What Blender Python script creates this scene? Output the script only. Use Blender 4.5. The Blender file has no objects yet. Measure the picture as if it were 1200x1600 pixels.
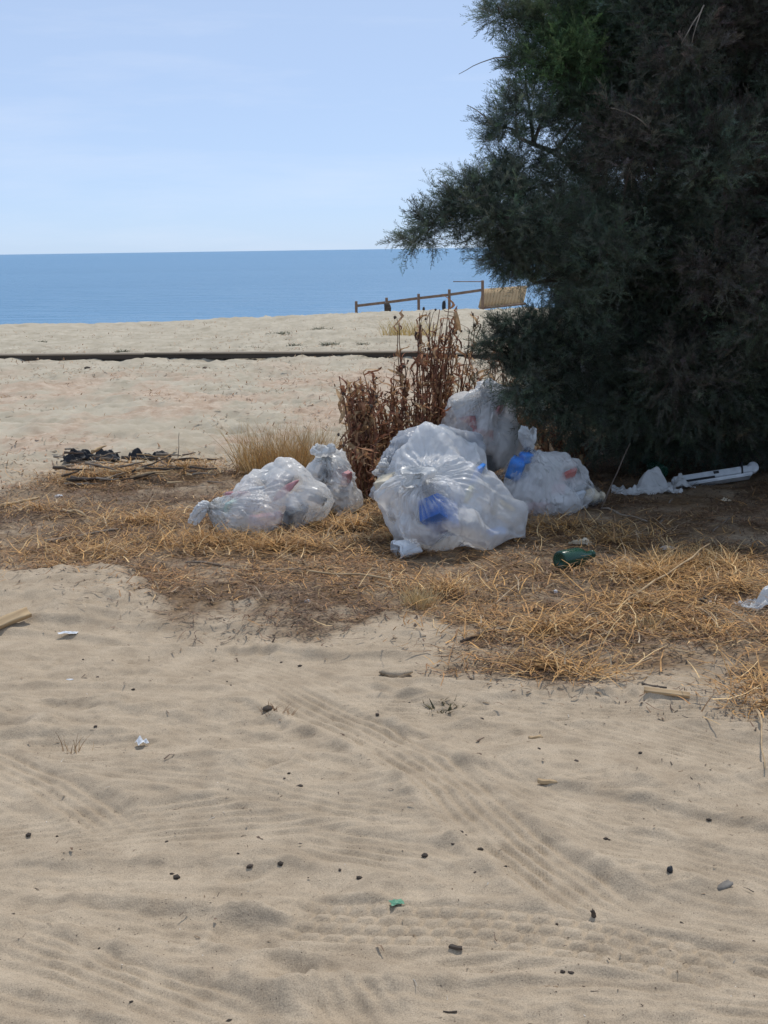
import bpy, bmesh, math, random
import numpy as np
from mathutils import Vector, Matrix, Euler
R = math.radians
rng = np.random.default_rng(7)
random.seed(7)
scene = bpy.context.scene
COL = scene.collection

# ------------------------------------------------------------------ camera
F = 2200.0                      # focal length in pixels of a 1200 px wide picture
PITCH = math.atan(411 / F)
ROLL = R(0.83)
EYE = np.array([0.0, 0.0, 1.5])
_f = np.array([0, math.cos(PITCH), -math.sin(PITCH)])
_r0 = np.array([1.0, 0, 0]); _u0 = np.array([0, math.sin(PITCH), math.cos(PITCH)])
_r = _r0 * math.cos(ROLL) - _u0 * math.sin(ROLL)
_u = _u0 * math.cos(ROLL) + _r0 * math.sin(ROLL)
cd = bpy.data.cameras.new('camera'); cam = bpy.data.objects.new('camera', cd); COL.objects.link(cam)
cam.matrix_world = Matrix(((_r[0], _u[0], -_f[0], EYE[0]), (_r[1], _u[1], -_f[1], EYE[1]), (_r[2], _u[2], -_f[2], EYE[2]), (0, 0, 0, 1)))
cd.sensor_fit = 'HORIZONTAL'; cd.sensor_width = 36; cd.lens = 36 * F / 1200
cd.clip_start = 0.05; cd.clip_end = 60000
scene.camera = cam

# ------------------------------------------------------------------ sky, sun, exposure
SUN_EL, SUN_AZ = R(64), R(20)           # azimuth: clockwise from straight ahead (+Y); the sun stands high, ahead and to the right
world = bpy.data.worlds.new('World'); scene.world = world; world.use_nodes = True
wn = world.node_tree.nodes; wl = world.node_tree.links
bg = wn['Background']
sky = wn.new('ShaderNodeTexSky'); sky.sky_type = 'NISHITA'; sky.sun_disc = False
sky.sun_elevation = SUN_EL; sky.sun_rotation = SUN_AZ
sky.air_density = 0.5; sky.dust_density = 0.4; sky.ozone_density = 8.0; sky.altitude = 0
veil = wn.new('ShaderNodeMix'); veil.data_type = 'RGBA'; veil.inputs[0].default_value = 0.66    # even thin summer haze over the whole sky
veil.inputs[7].default_value = (3.9, 4.85, 6.3, 1)
wl.new(sky.outputs[0], veil.inputs[6])
wtc = wn.new('ShaderNodeTexCoord'); wmp = wn.new('ShaderNodeMapping'); wmp.inputs['Scale'].default_value = (1.6, 1.6, 11); wl.new(wtc.outputs['Generated'], wmp.inputs[0])
wnz = wn.new('ShaderNodeTexNoise'); wnz.inputs['Scale'].default_value = 2.3; wnz.inputs['Detail'].default_value = 7; wnz.inputs['Roughness'].default_value = 0.6; wl.new(wmp.outputs[0], wnz.inputs['Vector'])
wrp = wn.new('ShaderNodeMapRange'); wrp.inputs[1].default_value = 0.48; wrp.inputs[2].default_value = 0.8; wrp.inputs[4].default_value = 0.30; wl.new(wnz.outputs[0], wrp.inputs[0])
wisp = wn.new('ShaderNodeMix'); wisp.data_type = 'RGBA'; wisp.inputs[7].default_value = (5.6, 6.0, 6.9, 1)      # faint high wisps of cloud all over the sky
wl.new(wrp.outputs[0], wisp.inputs[0]); wl.new(veil.outputs[2], wisp.inputs[6]); wl.new(wisp.outputs[2], bg.inputs[0]); bg.inputs[1].default_value = 0.15
sd = bpy.data.lights.new('sun', 'SUN'); sun = bpy.data.objects.new('sun', sd); COL.objects.link(sun)
sd.energy = 2.7; sd.angle = R(0.55); sd.color = (1.0, 0.95, 0.87)
sdir = Vector((math.sin(SUN_AZ) * math.cos(SUN_EL), math.cos(SUN_AZ) * math.cos(SUN_EL), math.sin(SUN_EL)))
sun.rotation_euler = sdir.to_track_quat('Z', 'Y').to_euler(); sun.location = (6, 12, 14)
scene.view_settings.view_transform = 'Standard'; scene.view_settings.look = 'None'
scene.view_settings.exposure = 0.0; scene.view_settings.gamma = 1.0; scene.view_settings.use_curve_mapping = False
scene.render.engine = 'CYCLES'
scene.cycles.max_bounces = 6; scene.cycles.diffuse_bounces = 3; scene.cycles.glossy_bounces = 2; scene.cycles.transmission_bounces = 6; scene.cycles.transparent_max_bounces = 14
scene.cycles.use_denoising = True

# ------------------------------------------------------------------ helpers
def ray(px, py):
    return _f + _r * (px - 600) / F + _u * (800 - py) / F
def P(px, py, Y):                       # the point seen at that pixel, Y metres ahead
    d = ray(px, py); return EYE + d * (Y / d[1])
def G(px, py, z=0.0):                   # the point of the level z seen at that pixel
    d = ray(px, py); return EYE + d * ((z - EYE[2]) / d[2])

def hash2(ix, iy, s):
    h = (ix * 374761393 + iy * 668265263 + s * 2147483647 + 1013904223) & 0xFFFFFFFF
    h = ((h ^ (h >> 13)) * 1274126177) & 0xFFFFFFFF
    h = ((h ^ (h >> 16)) * 2246822519) & 0xFFFFFFFF
    return ((h ^ (h >> 15)) & 0xFFFFFF) / float(0xFFFFFF)
def noise2(x, y, s=0):                  # smooth value noise, -1..1
    x = np.asarray(x, float); y = np.asarray(y, float)
    fx = np.floor(x); fy = np.floor(y); ix = fx.astype(np.int64); iy = fy.astype(np.int64)
    tx = x - fx; ty = y - fy
    tx = tx * tx * tx * (tx * (tx * 6 - 15) + 10); ty = ty * ty * ty * (ty * (ty * 6 - 15) + 10)
    a = hash2(ix, iy, s); b = hash2(ix + 1, iy, s); c = hash2(ix, iy + 1, s); d = hash2(ix + 1, iy + 1, s)
    return 2 * ((a * (1 - tx) + b * tx) * (1 - ty) + (c * (1 - tx) + d * tx) * ty) - 1
def fbm(x, y, s=0, o=4, g=0.5):
    v = 0; a = 1.0; t = 0
    for k in range(o):
        c, q = math.cos(k * 1.1 + 0.4), math.sin(k * 1.1 + 0.4)
        v = v + a * noise2((x * c - y * q) * 2 ** k + 17.3 * k, (x * q + y * c) * 2 ** k - 9.1 * k, s + k); t += a; a *= g
    return v / t
def sstep(a, b, x):
    t = np.clip((x - a) / (b - a), 0, 1); return t * t * (3 - 2 * t)

def tag(o, label=None, cat=None, group=None, kind=None):
    if label: o['label'] = label
    if cat: o['category'] = cat
    if group: o['group'] = group
    if kind: o['kind'] = kind
    return o
def empty(name, loc=(0, 0, 0), rz=0.0):
    o = bpy.data.objects.new(name, None); COL.objects.link(o); o.location = loc; o.rotation_euler = (0, 0, rz)
    o.empty_display_size = 0.1
    return o
def link(name, me, parent=None, loc=None, rot=None, scale=None):
    o = bpy.data.objects.new(name, me); COL.objects.link(o)
    if parent is not None: o.parent = parent
    if loc is not None: o.location = loc
    if rot is not None: o.rotation_euler = rot
    if scale is not None: o.scale = scale
    return o
def npmesh(name, V, faces, mat=None, col=None, smooth=True):
    """faces: list of (n,3) / (n,4) index arrays"""
    me = bpy.data.meshes.new(name)
    V = np.ascontiguousarray(V, np.float32).reshape(-1, 3)
    me.vertices.add(len(V)); me.vertices.foreach_set('co', V.ravel())
    idx = []; start = []; tot = 0
    for f in faces:
        f = np.asarray(f, np.int32)
        if len(f) == 0: continue
        k = f.shape[1]
        idx.append(f.ravel()); start.append(tot + np.arange(len(f), dtype=np.int32) * k); tot += f.size
    idx = np.concatenate(idx); start = np.concatenate(start)
    me.loops.add(len(idx)); me.loops.foreach_set('vertex_index', idx)
    me.polygons.add(len(start)); me.polygons.foreach_set('loop_start', start)
    if smooth: me.polygons.foreach_set('use_smooth', np.ones(len(start), bool))
    me.update(calc_edges=True); me.validate()
    if col is not None:
        a = me.color_attributes.new('Col', 'FLOAT_COLOR', 'POINT')
        c = np.ones((len(V), 4), np.float32); c[:, :3] = col; a.data.foreach_set('color', c.ravel())
    if mat is not None: me.materials.append(mat)
    return me
def bmmesh(name, bm, mat, smooth=False):
    me = bpy.data.meshes.new(name); bm.normal_update(); bm.to_mesh(me); bm.free()
    if smooth: me.polygons.foreach_set('use_smooth', [True] * len(me.polygons))
    for m in (mat if isinstance(mat, (list, tuple)) else [mat]): me.materials.append(m)
    return me

# ------------------------------------------------------------------ materials
def newmat(name):
    m = bpy.data.materials.new(name); m.use_nodes = True
    nt = m.node_tree; return m, nt.nodes, nt.links, nt.nodes['Principled BSDF']
def ramp(n, l, src, stops):
    r = n.new('ShaderNodeValToRGB'); e = r.color_ramp.elements
    while len(e) < len(stops): e.new(0.5)
    for q, (p, c) in zip(e, stops): q.position = p; q.color = (*c, 1)
    l.new(src, r.inputs[0]); return r.outputs[0]
def ntex(n, l, scale, detail=4, rough=0.55, vec=None, dist=0.0):
    t = n.new('ShaderNodeTexNoise'); t.inputs['Scale'].default_value = scale
    t.inputs['Detail'].default_value = detail; t.inputs['Roughness'].default_value = rough; t.inputs['Distortion'].default_value = dist
    if vec is not None: l.new(vec, t.inputs['Vector'])
    return t
def mix(n, l, fac, a, b, mode='MIX'):
    m = n.new('ShaderNodeMix'); m.data_type = 'RGBA'; m.blend_type = mode
    for s, v in ((m.inputs[0], fac), (m.inputs[6], a), (m.inputs[7], b)):
        if hasattr(v, 'is_output'): l.new(v, s)
        elif isinstance(v, (int, float)): s.default_value = v
        else: s.default_value = (*v, 1)
    return m.outputs[2]
def bump(n, l, b, h, strength, dist, prev=None):
    k = n.new('ShaderNodeBump'); k.inputs['Strength'].default_value = strength; k.inputs['Distance'].default_value = dist
    l.new(h, k.inputs['Height'])
    if prev is not None: l.new(prev, k.inputs['Normal'])
    if b is not None: l.new(k.outputs[0], b.inputs['Normal'])
    return k.outputs[0]
def simple(name, c1, c2, scale=12, rough=0.8, bumpd=0.003, spec=0.3, detail=5, stretch=None, **kw):
    m, n, l, b = newmat(name)
    tc = n.new('ShaderNodeTexCoord'); v = tc.outputs['Object']
    if stretch:
        mp = n.new('ShaderNodeMapping'); mp.inputs['Scale'].default_value = stretch; l.new(v, mp.inputs[0]); v = mp.outputs[0]
    t = ntex(n, l, scale, detail, 0.6, v)
    l.new(ramp(n, l, t.outputs[0], [(0.32, c1), (0.68, c2)]), b.inputs['Base Color'])
    b.inputs['Roughness'].default_value = rough; b.inputs['Specular IOR Level'].default_value = spec
    if bumpd: bump(n, l, b, ntex(n, l, scale * 2.5, 4, 0.6, v).outputs[0], 0.7, bumpd)
    for k, x in kw.items(): b.inputs[k.replace('_', ' ')].default_value = x
    return m
def vcol(name, rough=0.8, spec=0.2, trans=0.0, var=0.35, scale=60, inst=False):
    m, n, l, b = newmat(name)
    a = n.new('ShaderNodeAttribute'); a.attribute_name = 'Col'
    if inst: a.attribute_type = 'INSTANCER'
    t = ntex(n, l, scale, 3)
    tc = n.new('ShaderNodeTexCoord'); l.new(tc.outputs['Object'], t.inputs['Vector'])
    c = mix(n, l, 1.0, a.outputs['Color'], ramp(n, l, t.outputs[0], [(0.3, (1 - var,) * 3), (0.7, (1 + var,) * 3)]), 'MULTIPLY')
    l.new(c, b.inputs['Base Color']); b.inputs['Roughness'].default_value = rough; b.inputs['Specular IOR Level'].default_value = spec
    if trans:
        tr = n.new('ShaderNodeBsdfTranslucent'); l.new(c, tr.inputs[0])
        ms = n.new('ShaderNodeMixShader'); ms.inputs[0].default_value = trans
        l.new(b.outputs[0], ms.inputs[1]); l.new(tr.outputs[0], ms.inputs[2]); l.new(ms.outputs[0], n['Material Output'].inputs[0])
    return m

def mat_sand():
    m, n, l, b = newmat('sand')
    tc = n.new('ShaderNodeTexCoord'); v = tc.outputs['Object']
    big = ntex(n, l, 0.9, 5, 0.6, v); mid = ntex(n, l, 7, 6, 0.65, v); grain = ntex(n, l, 300, 3, 0.8, v)
    c = ramp(n, l, big.outputs[0], [(0.3, (0.368, 0.288, 0.202)), (0.7, (0.430, 0.342, 0.244))])
    c = mix(n, l, 0.55, c, ramp(n, l, mid.outputs[0], [(0.35, (0.290, 0.226, 0.158)), (0.65, (0.490, 0.396, 0.288))]))
    c = mix(n, l, 1.0, c, ramp(n, l, grain.outputs[0], [(0.3, (0.62, 0.61, 0.60)), (0.5, (1, 1, 1)), (0.72, (1.32, 1.3, 1.27))]), 'MULTIPLY')
    # dark grains and shell crumbs
    vo = n.new('ShaderNodeTexVoronoi'); vo.inputs['Scale'].default_value = 95; l.new(v, vo.inputs['Vector'])
    sp = ramp(n, l, vo.outputs['Distance'], [(0.10, (0.0,) * 3), (0.17, (1,) * 3)])
    vc = n.new('ShaderNodeSeparateColor'); l.new(vo.outputs['Color'], vc.inputs[0])
    th = n.new('ShaderNodeMath'); th.operation = 'GREATER_THAN'; th.inputs[1].default_value = 0.80; l.new(vc.outputs[0], th.inputs[0])
    inv = n.new('ShaderNodeMath'); inv.operation = 'SUBTRACT'; inv.inputs[0].default_value = 1; l.new(sp, inv.inputs[1])
    mu = n.new('ShaderNodeMath'); mu.operation = 'MULTIPLY'; l.new(inv.outputs[0], mu.inputs[0]); l.new(th.outputs[0], mu.inputs[1])
    c = mix(n, l, mu.outputs[0], c, (0.12, 0.09, 0.065))
    # sand turning paler towards the far beach, plant litter worked into the sand
    at = n.new('ShaderNodeAttribute'); at.attribute_name = 'Col'
    sc = n.new('ShaderNodeSeparateColor'); l.new(at.outputs['Color'], sc.inputs[0])
    pale = ramp(n, l, ntex(n, l, 2.2, 6, 0.7, v).outputs[0], [(0.3, (0.33, 0.285, 0.21)), (0.7, (0.51, 0.45, 0.35))])
    c = mix(n, l, sc.outputs[1], c, pale)
    pink = ramp(n, l, ntex(n, l, 7, 6, 0.75, v).outputs[0], [(0.35, (0.33, 0.215, 0.145)), (0.65, (0.55, 0.435, 0.33))])
    c = mix(n, l, sc.outputs[2], c, pink)
    lit = ramp(n, l, ntex(n, l, 38, 6, 0.75, v, 0.6).outputs[0], [(0.32, (0.055, 0.034, 0.020)), (0.5, (0.15, 0.092, 0.05)), (0.68, (0.27, 0.175, 0.088))])
    c = mix(n, l, sc.outputs[0], c, lit)
    l.new(c, b.inputs['Base Color']); b.inputs['Roughness'].default_value = 0.95; b.inputs['Specular IOR Level'].default_value = 0.15
    p = bump(n, l, None, grain.outputs[0], 0.35, 0.002)
    p = bump(n, l, None, ntex(n, l, 55, 6, 0.7, v).outputs[0], 0.55, 0.006, p)
    bump(n, l, b, mid.outputs[0], 0.35, 0.02, p)
    return m

def mat_sea():
    m, n, l, b = newmat('sea')
    tc = n.new('ShaderNodeTexCoord')
    mp = n.new('ShaderNodeMapping'); mp.inputs['Scale'].default_value = (0.10, 0.35, 1); l.new(tc.outputs['Object'], mp.inputs[0])
    w = ntex(n, l, 1.2, 7, 0.62, mp.outputs[0], 0.3)
    mp2 = n.new('ShaderNodeMapping'); mp2.inputs['Scale'].default_value = (0.004, 0.02, 1); l.new(tc.outputs['Object'], mp2.inputs[0])
    g = ntex(n, l, 1.0, 4, 0.6, mp2.outputs[0])
    c = mix(n, l, g.outputs[0], (0.068, 0.20, 0.35), (0.11, 0.265, 0.43))
    l.new(c, b.inputs['Base Color']); b.inputs['Roughness'].default_value = 0.35; b.inputs['IOR'].default_value = 1.33
    bump(n, l, b, w.outputs[0], 0.9, 1.2)
    return m

def mat_film(name, clear, tint, rough=0.27, grey=0.0, contact=0.0):
    m, n, l, b = newmat(name)
    tc = n.new('ShaderNodeTexCoord'); v = tc.outputs['Object']
    w1 = ntex(n, l, 9, 5, 0.6, v, 1.2); w2 = ntex(n, l, 42, 4, 0.6, v, 0.8)
    nb = bump(n, l, None, w1.outputs[0], 0.16, 0.03); nb = bump(n, l, None, w2.outputs[0], 0.10, 0.005, nb)
    wv = mix(n, l, 0.12, v, ntex(n, l, 6, 3, 0.5, v).outputs['Color'])     # crumple creases: warped cells with sharp edges
    vo = n.new('ShaderNodeTexVoronoi'); vo.feature = 'DISTANCE_TO_EDGE'; vo.inputs['Scale'].default_value = 11; l.new(wv, vo.inputs['Vector'])
    nb = bump(n, l, None, vo.outputs['Distance'], 0.45, 0.04, nb)
    dirt = ramp(n, l, ntex(n, l, 5, 5, 0.65, v).outputs[0], [(0.35, tuple(t * (0.86 - grey) for t in tint)), (0.6, tint)])
    l.new(dirt, b.inputs['Base Color']); b.inputs['Roughness'].default_value = rough; l.new(nb, b.inputs['Normal'])
    b.inputs['Specular IOR Level'].default_value = 0.55
    tl = n.new('ShaderNodeBsdfTranslucent'); l.new(dirt, tl.inputs[0]); l.new(nb, tl.inputs[1])
    m1 = n.new('ShaderNodeMixShader'); m1.inputs[0].default_value = 0.42; l.new(b.outputs[0], m1.inputs[1]); l.new(tl.outputs[0], m1.inputs[2])
    tp = n.new('ShaderNodeBsdfTransparent'); tp.inputs[0].default_value = (0.96, 0.97, 0.98, 1)
    m2 = n.new('ShaderNodeMixShader')
    cl = ramp(n, l, ntex(n, l, 4, 4, 0.6, v, 0.5).outputs[0], [(0.3, (clear - 0.10,) * 3), (0.7, (clear + 0.08,) * 3)])
    if contact:                          # film lying flat on something lets it show, hanging film is milky
        at = n.new('ShaderNodeAttribute'); at.attribute_name = 'Col'
        cl = mix(n, l, at.outputs['Fac'], cl, (contact,) * 3)
    l.new(cl, m2.inputs[0]); l.new(m1.outputs[0], m2.inputs[1]); l.new(tp.outputs[0], m2.inputs[2])
    l.new(m2.outputs[0], n['Material Output'].inputs[0])
    return m

M = {}
M['sand'] = mat_sand(); M['sea'] = mat_sea()
M['film'] = mat_film('bag_film', 0.34, (0.97, 0.965, 0.955), contact=0.95)
M['film_warm'] = mat_film('bag_film_warm', 0.36, (0.96, 0.95, 0.925), contact=0.95)  # slightly warmer tint than the plain film
M['film_grey'] = mat_film('bag_film_grey', 0.22, (0.60, 0.62, 0.66), contact=0.45)
M['film_knot'] = mat_film('bag_film_gathered', 0.15, (0.80, 0.81, 0.81))
M['film_clear'] = mat_film('bag_film_clear', 0.5, (0.70, 0.72, 0.76))
M['leaf'] = vcol('tamarisk_foliage', 0.75, 0.15, 0.36, 0.3, 9, True)
M['bark'] = simple('bark', (0.07, 0.05, 0.04), (0.16, 0.125, 0.10), 14, 0.9, 0.01, stretch=(1, 1, .25))
M['twig'] = simple('bare_twig', (0.16, 0.13, 0.10), (0.30, 0.25, 0.20), 20, 0.9, 0.002)
M['straw'] = vcol('dry_straw', 0.7, 0.25, 0.15, 0.3, 45)
M['weed'] = vcol('withered_weed', 0.8, 0.15, 0.25, 0.35, 40)
M['grey_wood'] = simple('weathered_wood', (0.13, 0.10, 0.075), (0.30, 0.24, 0.18), 30, 0.9, 0.004, stretch=(0.15, 1, 1))
M['dark_wood'] = simple('dark_wet_wood', (0.035, 0.028, 0.022), (0.11, 0.085, 0.065), 26, 0.85, 0.005, stretch=(0.15, 1, 1))
M['pale_wood'] = simple('pale_wood', (0.33, 0.22, 0.12), (0.52, 0.38, 0.22), 30, 0.8, 0.003, stretch=(0.15, 1, 1))
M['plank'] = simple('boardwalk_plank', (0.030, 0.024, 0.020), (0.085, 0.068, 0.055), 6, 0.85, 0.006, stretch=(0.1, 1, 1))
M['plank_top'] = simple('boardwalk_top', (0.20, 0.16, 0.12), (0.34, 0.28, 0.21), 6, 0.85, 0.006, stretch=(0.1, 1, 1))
M['fence'] = simple('fence_wood', (0.16, 0.105, 0.075), (0.27, 0.185, 0.13), 8, 0.85, 0.006)
M['reed'] = simple('reed_screen', (0.42, 0.29, 0.16), (0.62, 0.46, 0.28), 10, 0.9, 0.008, stretch=(6, 6, 0.3))
M['white'] = simple('white_plastic', (0.60, 0.62, 0.64), (0.80, 0.81, 0.82), 7, 0.5, 0.002)
M['foam'] = simple('white_foam', (0.42, 0.45, 0.48), (0.74, 0.76, 0.78), 9, 0.75, 0.003)
M['black'] = simple('black_plastic', (0.010, 0.010, 0.012), (0.035, 0.036, 0.040), 14, 0.5, 0.004)
M['bluebox'] = simple('blue_card', (0.015, 0.085, 0.33), (0.03, 0.14, 0.46), 8, 0.55, 0.002)
M['bluefilm'] = simple('blue_plastic', (0.03, 0.19, 0.62), (0.08, 0.32, 0.80), 8, 0.4, 0.004)
M['pink'] = simple('pink_wrapper', (0.46, 0.17, 0.18), (0.66, 0.36, 0.36), 9, 0.6, 0.004)
M['red'] = simple('red_wrapper', (0.46, 0.06, 0.05), (0.60, 0.16, 0.11), 9, 0.6, 0.004)
M['cream'] = simple('cream_paper', (0.52, 0.43, 0.30), (0.70, 0.62, 0.48), 9, 0.8, 0.004)
M['yellow'] = simple('yellow_packet', (0.62, 0.55, 0.16), (0.72, 0.67, 0.36), 9, 0.6, 0.003)
M['wad'] = simple('white_rubbish', (0.40, 0.41, 0.43), (0.72, 0.72, 0.72), 10, 0.8, 0.01)
M['greywad'] = simple('grey_rubbish', (0.08, 0.085, 0.09), (0.26, 0.26, 0.26), 10, 0.8, 0.01)
M['palegreen'] = simple('mint_packet', (0.36, 0.50, 0.44), (0.58, 0.68, 0.62), 10, 0.6, 0.004)
M['stone'] = simple('dark_stone', (0.028, 0.023, 0.019), (0.095, 0.072, 0.055), 30, 0.85, 0.003)
M['greystone'] = simple('grey_stone', (0.13, 0.115, 0.10), (0.28, 0.25, 0.21), 30, 0.9, 0.004)
M['greencap'] = simple('green_plastic', (0.09, 0.24, 0.14), (0.15, 0.34, 0.22), 20, 0.45, 0.001)
def mat_glass():
    m, n, l, b = newmat('green_glass')
    b.inputs['Base Color'].default_value = (0.022, 0.085, 0.055, 1); b.inputs['Roughness'].default_value = 0.12
    b.inputs['Transmission Weight'].default_value = 0.35; b.inputs['IOR'].default_value = 1.45
    t = ntex(n, l, 25, 4); r = ramp(n, l, t.outputs[0], [(0.4, (0.10,) * 3), (0.7, (0.5,) * 3)]); l.new(r, b.inputs['Roughness'])
    return m
M['glass'] = mat_glass()

# ------------------------------------------------------------------ terrain: the beach
def poly_sd(x, y, pts):                 # signed distance to a polygon, positive inside
    pts = np.asarray(pts); d = np.full(np.shape(x), 1e9); ins = np.zeros(np.shape(x), bool)
    for (ax, ay), (bx, by) in zip(pts, np.roll(pts, -1, 0)):
        ex, ey = bx - ax, by - ay
        t = np.clip(((x - ax) * ex + (y - ay) * ey) / (ex * ex + ey * ey), 0, 1)
        d = np.minimum(d, np.hypot(x - ax - t * ex, y - ay - t * ey))
        c = ((ay > y) != (by > y)) & (x < (bx - ax) * (y - ay) / (by - ay + 1e-12) + ax)
        ins ^= c
    return np.where(ins, d, -d)
_lp = [(-120, 770), (0, 772), (90, 748), (200, 742), (330, 745), (390, 715), (500, 705), (640, 690), (760, 660), (860, 640),
       (1400, 640), (1400, 1120), (1215, 1105), (1130, 1075), (1060, 1040), (960, 1062), (880, 1058), (800, 1030), (770, 990), (690, 972), (600, 962), (520, 978),
       (420, 975), (330, 962), (290, 935), (180, 905), (60, 898), (-120, 890)]
LP = np.array([G(a, b)[:2] for a, b in _lp])
def litter(x, y):
    d = poly_sd(x, y, LP) + 0.55 * fbm(x * 2.4, y * 1.7, 41, 5, 0.65)
    return sstep(-0.16, 0.22, d)

def crest_z(x):
    return -0.02 + 0.17 * sstep(-7.5, -1.0, x) + 0.03 * np.sin(x * 0.6)
def base_z(x, y):
    z = crest_z(x) * sstep(20, 30, y)
    k = np.clip(y - 30.5, 0, None)
    z = z - 0.062 * k - 0.010 * np.clip(k, 0, 6)
    return np.maximum(z, -5.0)
# tyre tracks: centre line in photograph pixels -> ground, half width (m), kind, depth
def gl(*p): return np.array([G(a, b)[:2] for a, b in p])
TRACKS = [
    (gl((620, 1545), (760, 1580), (900, 1640)), 0.07, 'rib', 0.007),
    (gl((250, 1010), (420, 1065), (560, 1130)), 0.16, 'rib', 0.006),
    (gl((780, 1110), (900, 1135), (1040, 1168), (1250, 1225)), 0.14, 'rib', 0.006),
    (gl((-60, 1362), (120, 1374), (260, 1388), (470, 1392)), 0.03, 'block', 0.011),
    (gl((420, 1295), (520, 1318), (640, 1345), (760, 1392)), 0.085, 'rib', 0.007),
    (gl((960, 1410), (1080, 1428), (1260, 1460)), 0.09, 'rib', 0.008),
    (gl((505, 1500), (545, 1560), (600, 1640)), 0.075, 'rib', 0.011),
    (gl((-60, 1440), (60, 1485), (180, 1525), (300, 1570), (420, 1625)), 0.085, 'rib', 0.010),
    (gl((-60, 1165), (70, 1222), (150, 1262), (230, 1305)), 0.06, 'rib', 0.010),
    (gl((690, 1185), (780, 1232), (900, 1282), (1010, 1322), (1120, 1356), (1260, 1395)), 0.10, 'rib', 0.008),
    (gl((420, 1085), (560, 1145), (680, 1228), (790, 1320), (905, 1405), (1000, 1468)), 0.090, 'rib', 0.0115),
    (gl((380, 1402), (500, 1428), (640, 1440), (780, 1455), (930, 1478), (1080, 1506), (1260, 1545)), 0.085, 'block', 0.0125),
]
_tr = np.random.default_rng(5)
for _k in range(20):                     # older, half blown-over wheel ruts criss-crossing the sand
    _y0 = 2.5 + 3.4 * _tr.random() ** 1.2; _x0 = (_tr.random() * 2 - 1) * 1.3; _a = _tr.normal() * 0.2 - 0.30; _c = _tr.normal() * 0.08; _l = 0.7 + 1.6 * _tr.random()
    _t = np.linspace(-_l, _l, 6)
    TRACKS.insert(0, (np.stack([_x0 + _t * math.cos(_a), _y0 + _t * math.sin(_a) + _c * _t ** 2], 1), 0.05 + 0.09 * _tr.random(), 'rut' if _tr.random() < .6 else 'rib', 0.006 + 0.010 * _tr.random() ** 1.5))
def spline(p, n=40):
    out = []
    q = np.vstack([2 * p[0] - p[1], p, 2 * p[-1] - p[-2]])
    for i in range(1, len(q) - 2):
        t = np.linspace(0, 1, n, endpoint=False)[:, None]
        a, b, c, d = q[i - 1], q[i], q[i + 1], q[i + 2]
        out.append(0.5 * (2 * b + (c - a) * t + (2 * a - 5 * b + 4 * c - d) * t * t + (3 * b - a - 3 * c + d) * t ** 3))
    return np.vstack(out + [p[-1:]])
def track_z(x, y, z):
    """presses each track, oldest first, into the small relief z"""
    for k, (pts, hw, kind, dep) in enumerate(TRACKS):
        s = spline(pts, 12)
        lo = s.min(0) - 0.3; hi = s.max(0) + 0.3
        idx = np.nonzero((x > lo[0]) & (x < hi[0]) & (y > lo[1]) & (y < hi[1]))
        if len(idx[0]) == 0: continue
        px, py = x[idx], y[idx]
        best = np.full(px.shape, 1e9); lat = np.zeros(px.shape); lon = np.zeros(px.shape); acc = 0.0
        for a, b in zip(s[:-1], s[1:]):
            e = b - a; L = math.hypot(*e)
            if L < 1e-6: continue
            t = np.clip(((px - a[0]) * e[0] + (py - a[1]) * e[1]) / (L * L), 0, 1)
            dx = px - a[0] - t * e[0]; dy = py - a[1] - t * e[1]; d = np.hypot(dx, dy)
            u = d < best
            best[u] = d[u]; lat[u] = ((dx * e[1] - dy * e[0]) / L)[u]; lon[u] = acc + t[u] * L; acc += L
        lat = lat + 0.012 * noise2(lon * 3, 0 * lon, 60 + k) + 0.004 * noise2(lon * 14, 0 * lon, 70 + k)
        env = sstep(hw + 0.02, hw - 0.012, np.abs(lat)) * sstep(0, 0.25, lon) * sstep(0, 0.3, acc - lon)
        fade = np.clip(0.8 + 0.8 * fbm(px * 1.6, py * 1.6, 80 + k, 3), 0.75 if k >= len(TRACKS) - 2 else 0.2, 1.1)
        per = 0.036 if kind != 'block' else 0.042
        g = np.sin(lat / per * 2 * math.pi)
        g = np.sign(g) * np.abs(g) ** 0.35 * (0.75 + 0.5 * noise2(px * 22, py * 22, 140 + k))
        if kind == 'block':
            row = np.floor(lat / per); fl = np.abs(lat / per - row - 0.5) * 2; lc = (lon + (row % 2) * 0.026) / 0.052; fc = np.abs(lc - np.floor(lc) - 0.5) * 2
            g = 1.0 - 1.7 * np.maximum(sstep(0.5, 0.85, fl), sstep(0.6, 0.9, fc) * 0.8)
        if kind == 'rut': g = 0.35 * g - 0.9
        berm = 0.9 * np.exp(-((np.abs(lat) - hw - 0.03) / 0.022) ** 2) * sstep(0, 0.25, lon) * sstep(0, 0.3, acc - lon)
        soft = sstep(hw + 0.06, hw - 0.02, np.abs(lat)) * sstep(0, 0.25, lon) * sstep(0, 0.3, acc - lon) * np.clip(fade, 0, 1)
        z[idx] = z[idx] * (1 - (0.85 if kind != 'rut' else 0.5) * soft) + (1.2 if k >= len(TRACKS) - 2 else 1.05) * dep * fade * (env * (0.6 * g - 0.55) + berm)
    return z
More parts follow.
